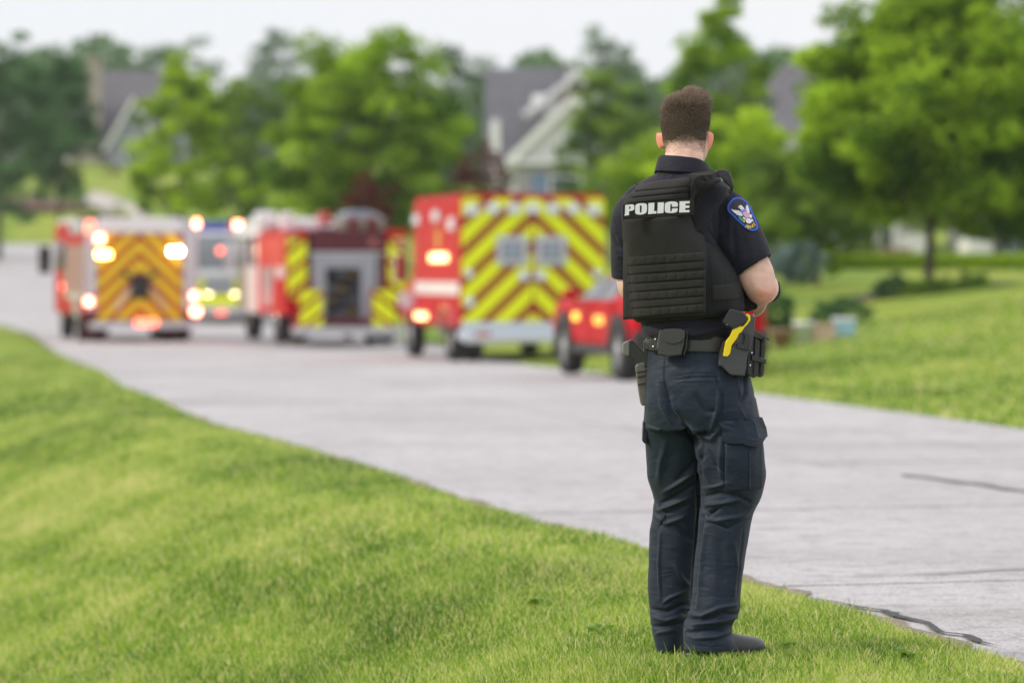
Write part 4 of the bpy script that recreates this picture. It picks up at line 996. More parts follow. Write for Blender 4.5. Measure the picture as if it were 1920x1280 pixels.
def ball(c, rx, ry, rz, n=20):
    V = []; F = []
    for i in range(n+1):
        ph = math.pi*i/n
        for k in range(n): th = 2*math.pi*k/n; V.append((c[0]+rx*math.sin(ph)*math.cos(th), c[1]+ry*math.sin(ph)*math.sin(th), c[2]+rz*math.cos(ph)))
    for i in range(n):
        for k in range(n): F.append((i*n+k, (i+1)*n+k, (i+1)*n+(k+1) % n, i*n+(k+1) % n))
    return np.array(V), F
def union(name, parts, voxel, smooth=6, sfac=.5):
    me = bpy.data.meshes.new(name); V = []; F = []; o = 0
    for v, f in parts:
        V += [tuple(p) for p in v]; F += [tuple(i+o for i in q) for q in f]; o += len(v)
    me.from_pydata(V, [], F); me.update()
    bm = bmesh.new(); bm.from_mesh(me)
    bmesh.ops.remove_doubles(bm, verts=bm.verts, dist=1e-5); bmesh.ops.recalc_face_normals(bm, faces=bm.faces)
    bm.to_mesh(me); bm.free()
    ob = bpy.data.objects.new('tmp', me); COL.objects.link(ob)
    rm = ob.modifiers.new('r', 'REMESH'); rm.mode = 'VOXEL'; rm.voxel_size = voxel
    sm = ob.modifiers.new('s', 'SMOOTH'); sm.iterations = smooth; sm.factor = sfac
    dg = bpy.context.evaluated_depsgraph_get(); ev = ob.evaluated_get(dg)
    out = bpy.data.meshes.new_from_object(ev); out.name = name
    bpy.data.objects.remove(ob)
    out.polygons.foreach_set('use_smooth', np.ones(len(out.polygons), bool)); return out
def get_co(me):
    a = np.empty(len(me.vertices)*3, np.float32); me.vertices.foreach_get('co', a); return a.reshape(-1, 3)
def get_no(me):
    a = np.empty(len(me.vertices)*3, np.float32); me.vertex_normals.foreach_get('vector', a); return a.reshape(-1, 3)
def folds(me, strokes, noise=.0, front=-.15, gain=1.0, ws=1.0):
    """strokes: (pts in px, width px, depth mm [+ridge/-valley]); real displacement along the normal on the rear side"""
    co = get_co(me).astype(float); no = get_no(me).astype(float)
    px = (co[:, 0]+ox)/U+CX; py = (CH-co[:, 2])/U+HY
    dis = np.zeros(len(co))
    for pts, wd, dep in strokes:
        best = np.full(len(co), 1e9); tb = np.zeros(len(co)); n = len(pts)-1
        for i in range(n):
            a = np.array(pts[i], float); b = np.array(pts[i+1], float); ab = b-a
            t = np.clip(((px-a[0])*ab[0]+(py-a[1])*ab[1])/(ab@ab), 0, 1)
            dd = np.hypot(px-a[0]-t*ab[0], py-a[1]-t*ab[1]); k = dd < best
            best = np.where(k, dd, best); tb = np.where(k, (i+t)/n, tb)
        env = np.clip(np.sin(np.pi*np.clip(tb*.9+.05, 0, 1)), 0, 1)**.6
        dis += dep*.001*np.exp(-(best/(wd*ws))**2)*env
    fr = np.clip((-no[:, 1]-front)/.4, 0, 1)
    dis = dis*fr*gain
    if noise: dis += noise*.001*(np.sin(px*.11+py*.05)+np.sin(px*.05-py*.13+1)+np.sin(px*.21+py*.17+2)*.5)
    co += no*dis[:, None]
    me.vertices.foreach_set('co', co.astype(np.float32).ravel()); me.update()
def bvh_of(me):
    return BVHTree.FromPolygons([v.co[:] for v in me.vertices], [p.vertices[:] for p in me.polygons])
def hit(bv, px, py, default=0.0):
    r_ = bv.ray_cast(Vector((PX(px)-ox, -1.0, PZ(py))), Vector((0, 1, 0)))
    return (r_[0].y, r_[1]) if r_[0] is not None else (default, Vector((0, -1, 0)))
# --- body (one continuous figure)
head = hloft([(177, 1278, 1304, .03, .035), (184, 1262, 1318, .03, .065), (194, 1251, 1324, .03, .086), (208, 1244, 1327, .03, .098), (228, 1242, 1329, .032, .103), (248, 1243, 1329, .034, .102), (264, 1245, 1329, .036, .098), (279, 1248, 1329, .04, .085), (292, 1250, 1327, .048, .07), (306, 1256, 1318, .045, .055)], 48, 2.1, R(18))
neck = hloft([(255, 1252, 1316, .0, .055), (275, 1249, 1317, -.005, .06), (300, 1246, 1318, -.01, .062), (330, 1247, 1318, -.005, .060), (360, 1247, 1320, .0, .05)], 40, 2.0, R(18))
trs = hloft([(350, 1225, 1340, 0, .05), (375, 1212, 1340, .015, .06), (420, 1205, 1335, .02, .08), (520, 1212, 1345, .02, .085), (620, 1228, 1355, .02, .085), (700, 1235, 1370, .02, .09), (760, 1235, 1375, .02, .09)], 48, 2.3)
B = [head, neck, trs]
# face: nose, brow, chin, lips (he looks away and slightly right)
fd = Vector((math.sin(R(18)), math.cos(R(18)), 0)); sd = Vector((math.cos(R(18)), -math.sin(R(18)), 0)); hc = L3(1286, 240, .03)
def fp(f, s_, z): return hc+fd*f+sd*s_+Vector((0, 0, z))
B += [tloft([(fp(.09, 0, .015), .008), (fp(.108, 0, -.012), .011), (fp(.112, 0, -.025), .014), (fp(.095, 0, -.032), .012)], 12, 3), ball(fp(.082, 0, .028), .045, .02, .010), ball(fp(.075, 0, -.088), .022, .02, .018), ball(fp(.092, 0, -.057), .022, .010, .007)]
# ears
for s_, pxe in ((-1, 1237.5), (1, 1332.5)):
    c_ = L3(pxe, 263, .035 if s_ > 0 else .045)
    E_ = ball((0, 0, 0), .0070, .018, .031); M_ = Matrix.Rotation(s_*R(-32), 3, 'Z') @ Matrix.Rotation(s_*R(12), 3, 'Y')
    B.append((np.array([tuple(M_ @ Vector(p)+c_) for p in E_[0]]), E_[1]))
# arms
elR = L3(1427, 541, -.02); B.append(tloft([(L3(1378, 405, .045), .032), (L3(1388, 430, .03), .044), (L3(1404, 480, .0), .054), (L3(1415, 510, -.015), .058, .052), (elR, .052, .05), (elR+Vector((.005, .02, -.004)), .046)]))
wrR = L3(1446, 545, .20); B.append(tloft([(elR+Vector((.002, .0, .002)), .050), (L3(1434, 539, .05), .049), (L3(1440, 541, .12), .040), (wrR, .030, .033), (L3(1444, 549, .23), .028, .033)]))
B.append(tloft([(L3(1188, 400, .06), .034), (L3(1182, 450, .07), .045), (L3(1184, 510, .07), .045), (L3(1185, 538, .07), .044), (L3(1197, 560, .10), .036)]))
B.append(tloft([(L3(1186, 540, .075), .044), (L3(1200, 552, .15), .041), (L3(1240, 562, .24), .033), (L3(1275, 566, .30), .027)]))
def hand(w0, w1, side, palm_up):
    """palm from w0 to w1, five bent fingers and a thumb"""
    ax = (w1-w0).normalized(); nv = palm_up.normalized(); sv = ax.cross(nv).normalized(); out_ = []
    c = w0+(w1-w0)*.55; 
    pv, pf = tloft([(w0, .026, .020), (c, .040, .016), (w1, .040, .014)], 20, 4); out_.append((pv, pf))
    for k, (off, ln) in enumerate(((-.030, .070), (-.010, .080), (.011, .075), (.030, .058))):
        r0 = w1-ax*.02+sv*off; a = w1+sv*off*1.05+ax*ln*.4; b_ = a+ax*ln*.28-nv*ln*.22; c2 = b_+ax*ln*.08-nv*ln*.32
        out_.append(tloft([(r0, .0095), (a, .0092), (b_, .0086), (c2, .0075)], 12, 3))
    t0_ = w0+ax*.025+sv*side*.028; t1_ = t0_+ax*.035+sv*side*.025-nv*.01; t2_ = t1_+ax*.03-nv*.012
    out_.append(tloft([(t0_, .013), (t1_, .0115), (t2_, .009)], 12, 3)); return out_
B += hand(L3(1444, 549, .225), L3(1405, 566, .285), 1, Vector((.3, .6, .7)))
B += hand(L3(1275, 566, .30), L3(1330, 568, .315), -1, Vector((0, .7, .6)))
# legs inside the trousers and ankles
B.append(tloft([(L3(1265, 720, .06), .08), (L3(1272, 900, .11), .05), (L3(1275, 960, .14), .042), (L3(1264, 1100, .16), .036), (L3(1262, 1215, .16), .026)]))
B.append(tloft([(L3(1352, 720, .0), .08), (L3(1368, 900, -.02), .062), (L3(1362, 960, -.02), .055), (L3(1342, 1100, -.05), .040), (L3(1332, 1218, -.03), .026)]))
body_me = union('body', B, .0055, 5)
folds(body_me, [([(1418, 540), (1430, 548), (1446, 548)], 3, 1.6), ([(1414, 552), (1428, 559), (1444, 556)], 1.5, -1.6), ([(1420, 532), (1432, 538), (1448, 536)], 1.5, -1.2), ([(1400, 505), (1412, 530), (1420, 548)], 8, 2.5), ([(1250, 286), (1285, 289), (1315, 284)], 1.3, -1.6), ([(1285, 262), (1285, 290)], 6, -2)], noise=.4)
body = mesh_obj('body', body_me, MSKIN, officer); head_bv = bvh_of(body_me)
for s_ in (-1, 1):
    bm = bmesh.new(); bmesh.ops.create_uvsphere(bm, u_segments=16, v_segments=10, radius=.0105)
    e_ = bm_finish('eye', bm, mat('eye_white', (.7, .7, .68), .2), officer, True, loc=fp(.084, s_*.031, .008))
    bm = bmesh.new(); bmesh.ops.create_uvsphere(bm, u_segments=12, v_segments=8, radius=.006)
    bm_finish('iris', bm, mat('iris_brown', (.08, .04, .02), .2), e_, True, loc=fd*.0062)
_c = get_co(body_me); _px = (_c[:, 0]+ox)/U+CX; _py = (CH-_c[:, 2])/U+HY
_sc = np.clip((274-_py)/26, 0, 1)*.85*((np.abs(_px-1286) < 43))*(_c[:, 1] < hc.y+.012)
at = body_me.attributes.new('scalp', 'FLOAT', 'POINT'); at.data.foreach_set('value', _sc.astype(np.float32))
_r = np.clip(((np.abs(_px-1285) > 41.5) & (_py > 243) & (_py < 285) & (np.abs(_c[:, 1]-hc.y-.012) < .032)).astype(float)*.85+.6*np.exp(-(((_px-1432)/22)**2+((_py-556)/16)**2)), 0, 1)  # redder ear and elbow skin; the ear red also paints in backlit glow
at = body_me.attributes.new('blush_glow', 'FLOAT', 'POINT'); at.data.foreach_set('value', _r.astype(np.float32))
_t = MSKIN.node_tree; _b = _t.nodes['Principled BSDF']; _src = _b.inputs['Base Color'].links[0].from_socket
_a = N(_t, 'ShaderNodeAttribute'); _a.attribute_name = 'blush_glow'; _mi = N(_t, 'ShaderNodeMix', data_type='RGBA'); _mi.inputs[7].default_value = (.85, .27, .19, 1)
_t.links.new(_a.outputs['Fac'], _mi.inputs[0]); _t.links.new(_src, _mi.inputs[6]); 
_a2 = N(_t, 'ShaderNodeAttribute'); _a2.attribute_name = 'scalp'; _m2 = N(_t, 'ShaderNodeMix', data_type='RGBA'); _m2.inputs[7].default_value = (.09, .06, .045, 1)
_t.links.new(_a2.outputs['Fac'], _m2.inputs[0]); _t.links.new(_mi.outputs[2], _m2.inputs[6]); _t.links.new(_m2.outputs[2], _b.inputs['Base Color'])
# --- hair: short at the sides and nape, longer on top
co = get_co(body_me); no = get_no(body_me)
pxv = (co[:, 0]+ox)/U+CX; pyv = (CH-co[:, 2])/U+HY
fwd = (co[:, 0]-hc.x)*fd.x+(co[:, 1]-hc.y)*fd.y; sdv = (co[:, 0]-hc.x)*sd.x+(co[:, 1]-hc.y)*sd.y; upv = co[:, 2]-hc.z
nape = 284-5*np.cos((pxv-1284)/10)
line = np.where(fwd < .02, nape, np.where(fwd < .055, 262, 0))
line = np.where((fwd >= .02) & (fwd < .075), 236+0*pxv, line); line = np.where(fwd >= .075, 196, line)
line = np.where((np.abs(sdv) > .062) & (fwd > -.005) & (fwd < .03), 246, line)
hm = (pyv < line) & (pyv < 292)
earm = ((pxv < 1243) | (pxv > 1329)) & (pyv > 243)
hm &= ~earm
polys = [p for p in body_me.polygons if all(hm[i] for i in p.vertices)]
tri_v = []; 
rs = np.random.default_rng(3)
areas = np.array([p.area for p in polys]); areas /= areas.sum(); pick = rs.choice(len(polys), 36000, p=areas)
HV = []; HT = []
for i in pick:
    p = polys[i]; vs_ = [Vector(co[j]) for j in p.vertices]; w_ = rs.dirichlet(np.ones(len(vs_)))
    q = sum((v_*float(a_) for v_, a_ in zip(vs_, w_)), Vector()); nn = p.normal
    yy = (CH-q.z)/U+HY; xx_ = (q.x+ox)/U+CX
    edge_ = min(1, max(0, (286-yy)/40)) if fwd[p.vertices[0]] < .03 else 1
    if rs.random() > .18+.82*edge_: continue
    topf = max(0, min(1, (232-yy)/45))
    side = max(0, min(1, (270-yy)/40))
    ln = (.0035+.005*side+.009*topf)*rs.uniform(.7, 1.25)
    if yy < 198 and xx_ > 1284: ln += .018*rs.random()
    comb = Vector((.3, .5, 0))*topf*1.3+Vector((0, .1, -.9))*(1-topf)
    # whorl on the crown
    wv = q-L3(1277, 205, -.05); sw = Vector((-wv.z, 0, wv.x))*(6*math.exp(-(wv.length/.035)**2)); comb += sw
    dr_ = (nn*(.55+.5*topf)+comb*.55+Vector(rs.normal(0, .16, 3))).normalized()
    sv_ = dr_.cross(nn+Vector(rs.normal(0, .3, 3))).normalized()*.0005
    m_ = q+dr_*ln*.55; e_ = m_+(dr_+comb*.35).normalized()*ln*.5
    HV += [q-sv_-nn*.001, q+sv_-nn*.001, m_+sv_*.8, m_-sv_*.8, e_]; HT.append(rs.random()*.55+.45*topf*rs.random()+.12*(1-edge_))  # strands paler towards the top, sky light painted into the hair tone
HV = np.array([tuple(v_) for v_ in HV]); nb = len(HT); b0 = np.arange(nb)*5
HF = np.concatenate([np.stack([b0, b0+1, b0+2], 1), np.stack([b0, b0+2, b0+3], 1), np.stack([b0+3, b0+2, b0+4], 1)])
# scalp stubble shell
idx = {}; SV = []; SF = []
for p in polys:
    if any(pyv[j] > line[j]-(24 if fwd[j] < .03 else 5) for j in p.vertices): continue
    f_ = []
    for j in p.vertices:
        if j not in idx: idx[j] = len(SV)+len(HV); SV.append(co[j]+no[j]*.0012)
        f_.append(idx[j])
    for k in range(1, len(f_)-1): SF.append((f_[0], f_[k], f_[k+1]))
me = np_mesh('hair', np.concatenate([HV, np.array(SV)]), np.concatenate([HF, np.array(SF)]), False)
at = me.attributes.new('tone', 'FLOAT', 'POINT'); at.data.foreach_set('value', np.concatenate([np.repeat(HT, 5), np.full(len(SV), .15)]).astype(np.float32))
mhair = leaf_mat('brown_hair', (.040, .031, .025), (.44, .33, .245), .15)
mesh_obj('hair', me, mhair, officer)

# --- shirt
tor = hloft([(318, 1236, 1328, -.005, .072), (326, 1230, 1334, -.005, .080), (334, 1212, 1345, 0, .090), (346, 1190, 1362, .0, .098), (362, 1172, 1366, .02, .095), (390, 1168, 1350, .03, .10), (440, 1172, 1348, .03, .10), (520, 1186, 1360, .02, .11), (590, 1200, 1378, .01, .125), (612, 1202, 1386, .01, .135), (628, 1205, 1388, .012, .138), (640, 1216, 1386, .012, .128), (655, 1220, 1384, .012, .12)], 72, 2.4)
slR = tloft([(L3(1352, 376, .045), .050), (L3(1370, 396, .035), .062, .062), (L3(1384, 430, .02), .071, .070), (L3(1396, 465, .0), .075, .07), (L3(1408, 490, -.015), .070, .066), (L3(1414, 500, -.018), .066, .063)], 40, 8, hollow=.006)
slL = tloft([(L3(1196, 380, .04), .055), (L3(1186, 410, .05), .066), (L3(1184, 450, .06), .066), (L3(1183, 490, .07), .063), (L3(1184, 519, .08), .062)], 40, 8, hollow=.006)
shoulderR = ball(L3(1354, 384, .04), .064, .060, .056); shoulderL = ball(L3(1194, 392, .04), .060, .058, .056)
shirt_me = union('shirt', [tor, slR, slL, shoulderR, shoulderL], .0045, 6)
SF_ = [([(1388, 372), (1372, 430), (1376, 480), (1372, 510)], 5, -4), ([(1345, 352), (1372, 365), (1398, 392)], 2.0, -1.3),
       ([(1340, 400), (1352, 440), (1370, 485)], 7, 4), ([(1325, 430), (1345, 455), (1366, 492)], 5, -5), ([(1336, 395), (1335, 420), (1340, 440)], 4, -4),
       ([(1395, 420), (1405, 460), (1412, 490)], 7, 2.5), ([(1357, 375), (1360, 420), (1357, 450)], 5, -3), ([(1150, 440), (1158, 462), (1172, 470)], 3.5, -5), ([(1148, 462), (1160, 480), (1174, 484)], 4, 3),
       ([(1152, 410), (1160, 430), (1168, 455)], 4, -3), ([(1372, 505), (1400, 492), (1440, 470)], 1.1, -.7), ([(1146, 502), (1160, 512), (1178, 516)], 1.1, -.7),
       ([(1205, 612), (1225, 634), (1260, 622), (1300, 616)], 5, 5), ([(1210, 605), (1240, 618), (1290, 606)], 4, -5), ([(1290, 628), (1330, 618), (1370, 612)], 4, 5), ([(1300, 610), (1340, 604), (1380, 600)], 4, -5), ([(1228, 326), (1236, 331)], 3, 2), ([(1246, 326), (1240, 334)], 2, 2), ([(1262, 325), (1256, 334)], 2, 2)]
folds(shirt_me, SF_, noise=.5, gain=1.25); shirt = mesh_obj('shirt', shirt_me, MNAVY, officer); shirt_bv = bvh_of(shirt_me)
# collar: folded band standing round the neck
def collar():
    n = 60; prof = [(0, 330, .004), (0, 313, .004), (.0, 297, .004), (.004, 293, .004), (.008, 297, .004), (.011, 310, .004), (.014, 325, .004)]
    V = []; F = []
    for j, (o_, py, _) in enumerate(prof):
        for k in range(n):
            t = 2*math.pi*k/n; f = (math.cos(t)+1)/2     # right side higher drop
            hw = (43+o_*560+(py-293)*.13)*U; hd = .066+o_*.9+(py-293)*.0005
            x = hw*math.cos(t); y = hd*math.sin(t)
            front = max(0, math.sin(t-R(20)))
            yy = py+3.5*math.cos(t)+front*12+max(0, math.cos(t))**3*10
            V.append((PX(1281)-ox+x, y+.0, PZ(yy)))
    for j in range(len(prof)-1):
        for k in range(n): F.append((j*n+k, j*n+(k+1) % n, (j+1)*n+(k+1) % n, (j+1)*n+k))
    me = pyd('collar', V, F, True); o_ = mesh_obj('collar', me, MNAVY, shirt)
    so = o_.modifiers.new('t', 'SOLIDIFY'); so.thickness = .0022; so.offset = 1
    sb = o_.modifiers.new('s', 'SUBSURF'); sb.levels = 1; sb.render_levels = 1
collar()
def drape_poly(name, loops, off, m, parent, bv, cuts=3, T=None):
    T = T or (lambda x, y: (x, y))
    Lp = [[Vector((*T(x, y), 0)) for x, y in lp] for lp in loops]
    tris = tessellate_polygon(Lp); flat = [p for lp in Lp for p in lp]
    bm = bmesh.new(); vs_ = [bm.verts.new(p) for p in flat]
    for t in tris:
        try: bm.faces.new([vs_[i] for i in t])
        except ValueError: pass
    if cuts: bmesh.ops.subdivide_edges(bm, edges=list(bm.edges), cuts=cuts, use_grid_fill=True)
    bmesh.ops.triangulate(bm, faces=list(bm.faces))
    for v_ in bm.verts:
        y, nn = hit(bv, v_.co.x, v_.co.y, .05); p = Vector((PX(v_.co.x)-ox, y, PZ(v_.co.y)))
        q = nn.copy(); 
        if q.y > -.35: q.y = -.35; q.normalize()
        v_.co = p+q*off
    for f in bm.faces:
        f.normal_update()
        if f.normal.y > 0: f.normal_flip()
    me = bpy.data.meshes.new(name); bm.to_mesh(me); bm.free(); return mesh_obj(name, me, m, parent)
# --- vest
vst = hloft([(325, 1300, 1338, -.01, .03), (329, 1285, 1346, -.01, .085), (336, 1213, 1348, -.005, .118), (344, 1196, 1342, -.005, .130), (358, 1178, 1328, -.005, .142), (384, 1165, 1316, -.005, .150), (412, 1165, 1314, 0, .156), (437, 1167, 1324, 0, .157), (470, 1171, 1350, 0, .155), (510, 1176, 1380, 0, .155), (545, 1180, 1392, .0, .153), (575, 1184, 1396, .0, .15), (590, 1188, 1394, .0, .146), (597, 1196, 1385, .0, .138)], 96, 2.9, R(24), tilt=.085)
# scoop the neckline: lower the vest where the collar sits
Vv = vst[0]; pxx = (Vv[:, 0]+ox)/U+CX; 
vest_me = union('vest', [vst, ball(L3(1328, 352, .0), .030, .075, .022)], .0045, 5)
VF = [([(1312, 358), (1302, 395), (1304, 425), (1322, 445)], 3.0, -3), ([(1322, 440), (1324, 500), (1326, 580)], 3.5, -3.5), ([(1352, 500), (1356, 580)], 2.0, -1.5), ([(1345, 574), (1388, 580)], 1.5, -1.5)]
folds(vest_me, VF, noise=.35); vest = mesh_obj('vest', vest_me, cloth('vest_side_fabric', (.010, .011, .013), .85, .6, 500, sheen=.05), officer); vest_bv = bvh_of(vest_me)
def strap_panel(name, L, Rr, h, off, thick, m, parent, bars=0, puff=0.0, nx_=40, ny_=6, bv=None, z2=None, smoothy=True):
    """panel whose top edge runs L->R (px), height h px, draped on the surface, standing off by off"""
    bv = bv or vest_bv; V = []; ys_ = []
    for j in range(ny_+1):
        row = []
        for i in range(nx_+1):
            u = i/nx_; v_ = j/ny_; px = L[0]+(Rr[0]-L[0])*u; py = L[1]+(Rr[1]-L[1])*u+h*v_
            row.append([px, py, hit(bv, px, py, .0)[0]])
        row = np.array(row)
        k = 5; pad = np.pad(row[:, 2], k, 'edge'); row[:, 2] = np.minimum(row[:, 2], np.convolve(pad, np.ones(2*k+1)/(2*k+1), 'valid')) if smoothy else row[:, 2]
        ys_.append(row)
    for layer in (0, 1):
        for j in range(ny_+1):
            for i in range(nx_+1):
                px, py, y = ys_[j][i]; u = i/nx_; v_ = j/ny_
                e = min(1, min(u, 1-u)*nx_*.7)*min(1, min(v_, 1-v_)*ny_*1.0)
                pf = puff*abs(math.sin(math.pi*u*bars))**.5*math.sin(math.pi*min(max(v_, .02), .98))**.5 if bars else puff*math.sin(math.pi*v_)*.6
                dep = off+(thick*(.35+.65*e)+pf if layer == 0 else -.004)
                V.append((PX(px)-ox, y-dep, PZ(py)))
    a = nx_+1; Nl = a*(ny_+1); F = []
    for j in range(ny_):
        for i in range(nx_):
            q = j*a+i; F.append((q, q+a, q+a+1, q+1)); F.append((Nl+q, Nl+q+1, Nl+q+a+1, Nl+q+a))
    bd_ = [i for i in range(a)]+[j*a+nx_ for j in range(1, ny_+1)]+[ny_*a+i for i in range(nx_-1, -1, -1)]+[j*a for j in range(ny_-1, 0, -1)]
    for i in range(len(bd_)): p, q = bd_[i], bd_[(i+1) % len(bd_)]; F.append((p, q, Nl+q, Nl+p))
    return mesh_obj(name, pyd(name, V, F, True), m, parent)
# back carrier plate, its lower part with webbing rows
strap_panel('back_plate_cover', (1168, 413), (1318, 403), 186, .004, .012, MVEST, vest, nx_=50, ny_=50)
bm_ = bpy.data.objects[-1] if False else None
plate_me = [o for o in COL.objects if o.name.startswith('back_plate_cover')][0].data; plate_bv = bvh_of(plate_me)
rows = [(1172, 483, 1316, 473, 15), (1173, 501, 1317, 490, 13), (1175, 517, 1318, 507, 14), (1177, 534, 1318, 523, 13), (1179, 549, 1319, 539, 14), (1181, 565, 1319, 555, 12), (1185, 580, 1319, 568, 14)]
for k, (a, b, c_, d__, h_) in enumerate(rows):
    strap_panel('webbing_strap', (a+1, b), (c_, d__), h_, .0016, .0016, MWEB, vest, bars=8 if k % 2 == 0 else 4, puff=.0030 if k % 2 == 0 else .0016, bv=plate_bv, nx_=96, ny_=12)
strap_panel('webbing_strap', (1190, 343), (1291, 336), 16, .001, .003, MWEB, vest, puff=.001)
strap_panel('webbing_strap', (1184, 362), (1288, 352), 9, .001, .003, MWEB, vest, bars=5, puff=.0012, nx_=50)
strap_panel('webbing_strap', (1176, 373), (1296, 363), 9, .001, .002, MWEB, vest, bars=3, puff=.001)
strap_panel('side_strap', (1330, 535), (1388, 530), 30, .001, .003, MVEST, vest, puff=.001)
strap_panel('shoulder_binding', (1300, 331), (1344, 343), 5, .001, .003, MWEB, vest, nx_=20, ny_=3)
class TwoBV:
    def __init__(s_, *b): s_.b = b
    def ray_cast(s_, o_, d_):
        best = (None, None, None, None)
        for b_ in s_.b:
            r_ = b_.ray_cast(o_, d_)
            if r_[0] is not None and (best[0] is None or r_[0].y < best[0].y): best = r_
        return best
sv_bv = TwoBV(vest_bv, shirt_bv)
sst_ = drape_poly('shoulder_strap', [[(1288, 335), (1300, 330), (1312, 324), (1321, 321), (1334, 326), (1347, 338), (1347, 343), (1336, 345), (1324, 351), (1315, 361), (1310, 376), (1307, 400), (1309, 420), (1316, 434), (1300, 436), (1286, 400)]], .006, MVEST, vest, sv_bv, 3)
so = sst_.modifiers.new('t', 'SOLIDIFY'); so.thickness = .008; so.offset = 0
# name panel with reflective letters
ya = hit(vest_bv, 1172, 398)[0]; yb_ = hit(vest_bv, 1294, 392)[0]
def plate_y(px, py): return ya+(yb_-ya)*(px-1172)/122.0-.012
mxs = min(hit(vest_bv, 1166+13*i, 395)[0]-plate_y(1166+13*i, 395) for i in range(11)); padj = min(0, mxs-.003)
def quad_panel(name, P4, y0_, th, m, parent):
    V = [];
    for layer in (0, 1):
        for px, py in P4: V.append(Vector((PX(px)-ox, y0_(px, py)+(0 if layer == 0 else th), PZ(py))))
    bm = bmesh.new(); v_ = [bm.verts.new(p) for p in V]; n = len(P4)
    bm.faces.new(v_[:n]); bm.faces.new(v_[n:][::-1])
    for i in range(n): bm.faces.new((v_[i], v_[n+i], v_[n+(i+1) % n], v_[(i+1) % n]))
    bmesh.ops.recalc_face_normals(bm, faces=bm.faces)
    bmesh.ops.bevel(bm, geom=list(bm.edges), offset=.0012, segments=2, affect='EDGES')
    return bm_finish(name, bm, m, parent)
np_ = quad_panel('name_panel', [(1165, 385), (1297, 373.5), (1297, 404), (1165, 413)], lambda px, py: plate_y(px, py)+padj, .014, MWEB, vest)
MREFL = mat('reflective_white', (.78, .78, .80), .35, var=.05, vscale=60)
def smooth_loop(P, it=2):
    for _ in range(it):
        Q = []
        for i in range(len(P)):
            a = P[i]; b = P[(i+1) % len(P)]; Q.append((a[0]*.75+b[0]*.25, a[1]*.75+b[1]*.25)); Q.append((a[0]*.25+b[0]*.75, a[1]*.25+b[1]*.75))
        P = Q
    return P
LET = {
 'P': [[(205, 705), (330, 692), (360, 694), (383, 712), (386, 745), (383, 785), (365, 808), (330, 820), (283, 824), (280, 905), (188, 917), (200, 880)], [(283, 735), (283, 786), (300, 783), (310, 772), (310, 742), (300, 732)]],
 'O': [smooth_loop([(400, 800), (405, 700), (470, 672), (560, 668), (635, 680), (638, 780), (625, 860), (560, 888), (480, 897), (402, 880)], 2), smooth_loop([(494, 730), (496, 714), (530, 714), (532, 740), (528, 840), (522, 856), (498, 856), (494, 840)], 1)],
 'L': [[(664, 668), (782, 660), (776, 826), (826, 822), (820, 872), (655, 884), (662, 780)]],
 'I': [[(848, 656), (972, 650), (962, 862), (838, 872), (846, 760)]],
 'C': [smooth_loop([(985, 760), (990, 665), (1060, 640), (1130, 632), (1215, 640), (1246, 670), (1246, 722), (1246, 734), (1232, 736), (1140, 741), (1128, 741), (1128, 700), (1118, 682), (1100, 685), (1095, 760), (1096, 830), (1112, 834), (1124, 824), (1128, 776), (1140, 772), (1236, 765), (1242, 775), (1236, 836), (1180, 858), (1080, 864), (988, 850)], 1)],
 'E': [[(1278, 632), (1482, 626), (1480, 672), (1396, 676), (1396, 716), (1474, 712), (1472, 760), (1394, 764), (1392, 806), (1476, 800), (1474, 845), (1270, 852), (1278, 740)]],
}
for ch_, loops in LET.items():
    Lp = [[Vector((1150+x/10.667, 320+y/10.667, 0)) for x, y in lp] for lp in loops]
    tris = tessellate_polygon(Lp); flat = [p for lp in Lp for p in lp]
    V = [(PX(p.x)-ox, plate_y(p.x, p.y)+padj-.0012, PZ(p.y)) for p in flat]
    mesh_obj('letter_'+ch_.lower(), pyd('letter', V, [tuple(t) for t in tris]), MREFL, vest)
# front carrier and pouch seen past the right side
def oriented_prism(name, P, y0_, y1_, m, parent, shear=0.0, bev=.003):
    """outline in photo px at depth y0..y1 behind the officer plane; shear = dy per metre of x"""
    bm = bmesh.new(); A_ = []; B_ = []
    xc = sum(p[0] for p in P)/len(P)
    for px, py in P:
        x = PX(px)-ox; sh = shear*(px-xc)*U
        A_.append(bm.verts.new((x, y0_+sh, PZ(py)))); B_.append(bm.verts.new((x, y1_+sh, PZ(py))))
    n = len(P); bm.faces.new(A_); bm.faces.new(B_[::-1])
    for i in range(n): bm.faces.new((A_[i], A_[(i+1) % n], B_[(i+1) % n], B_[i]))
    bmesh.ops.recalc_face_normals(bm, faces=bm.faces)
    if bev: bmesh.ops.bevel(bm, geom=list(bm.edges), offset=bev, segments=2, affect='EDGES', profile=.6)
    return bm_finish(name, bm, m, parent)
oriented_prism('front_pouch', [(1388, 532), (1398, 538), (1412, 556), (1422, 574), (1421, 579), (1404, 585), (1390, 583)], .02, .16, MVEST, vest, bev=.006)
oriented_prism('pouch_flap', [(1391, 541), (1399, 545), (1411, 562), (1411, 580), (1394, 582)], .008, .03, MWEB, vest, bev=.003)
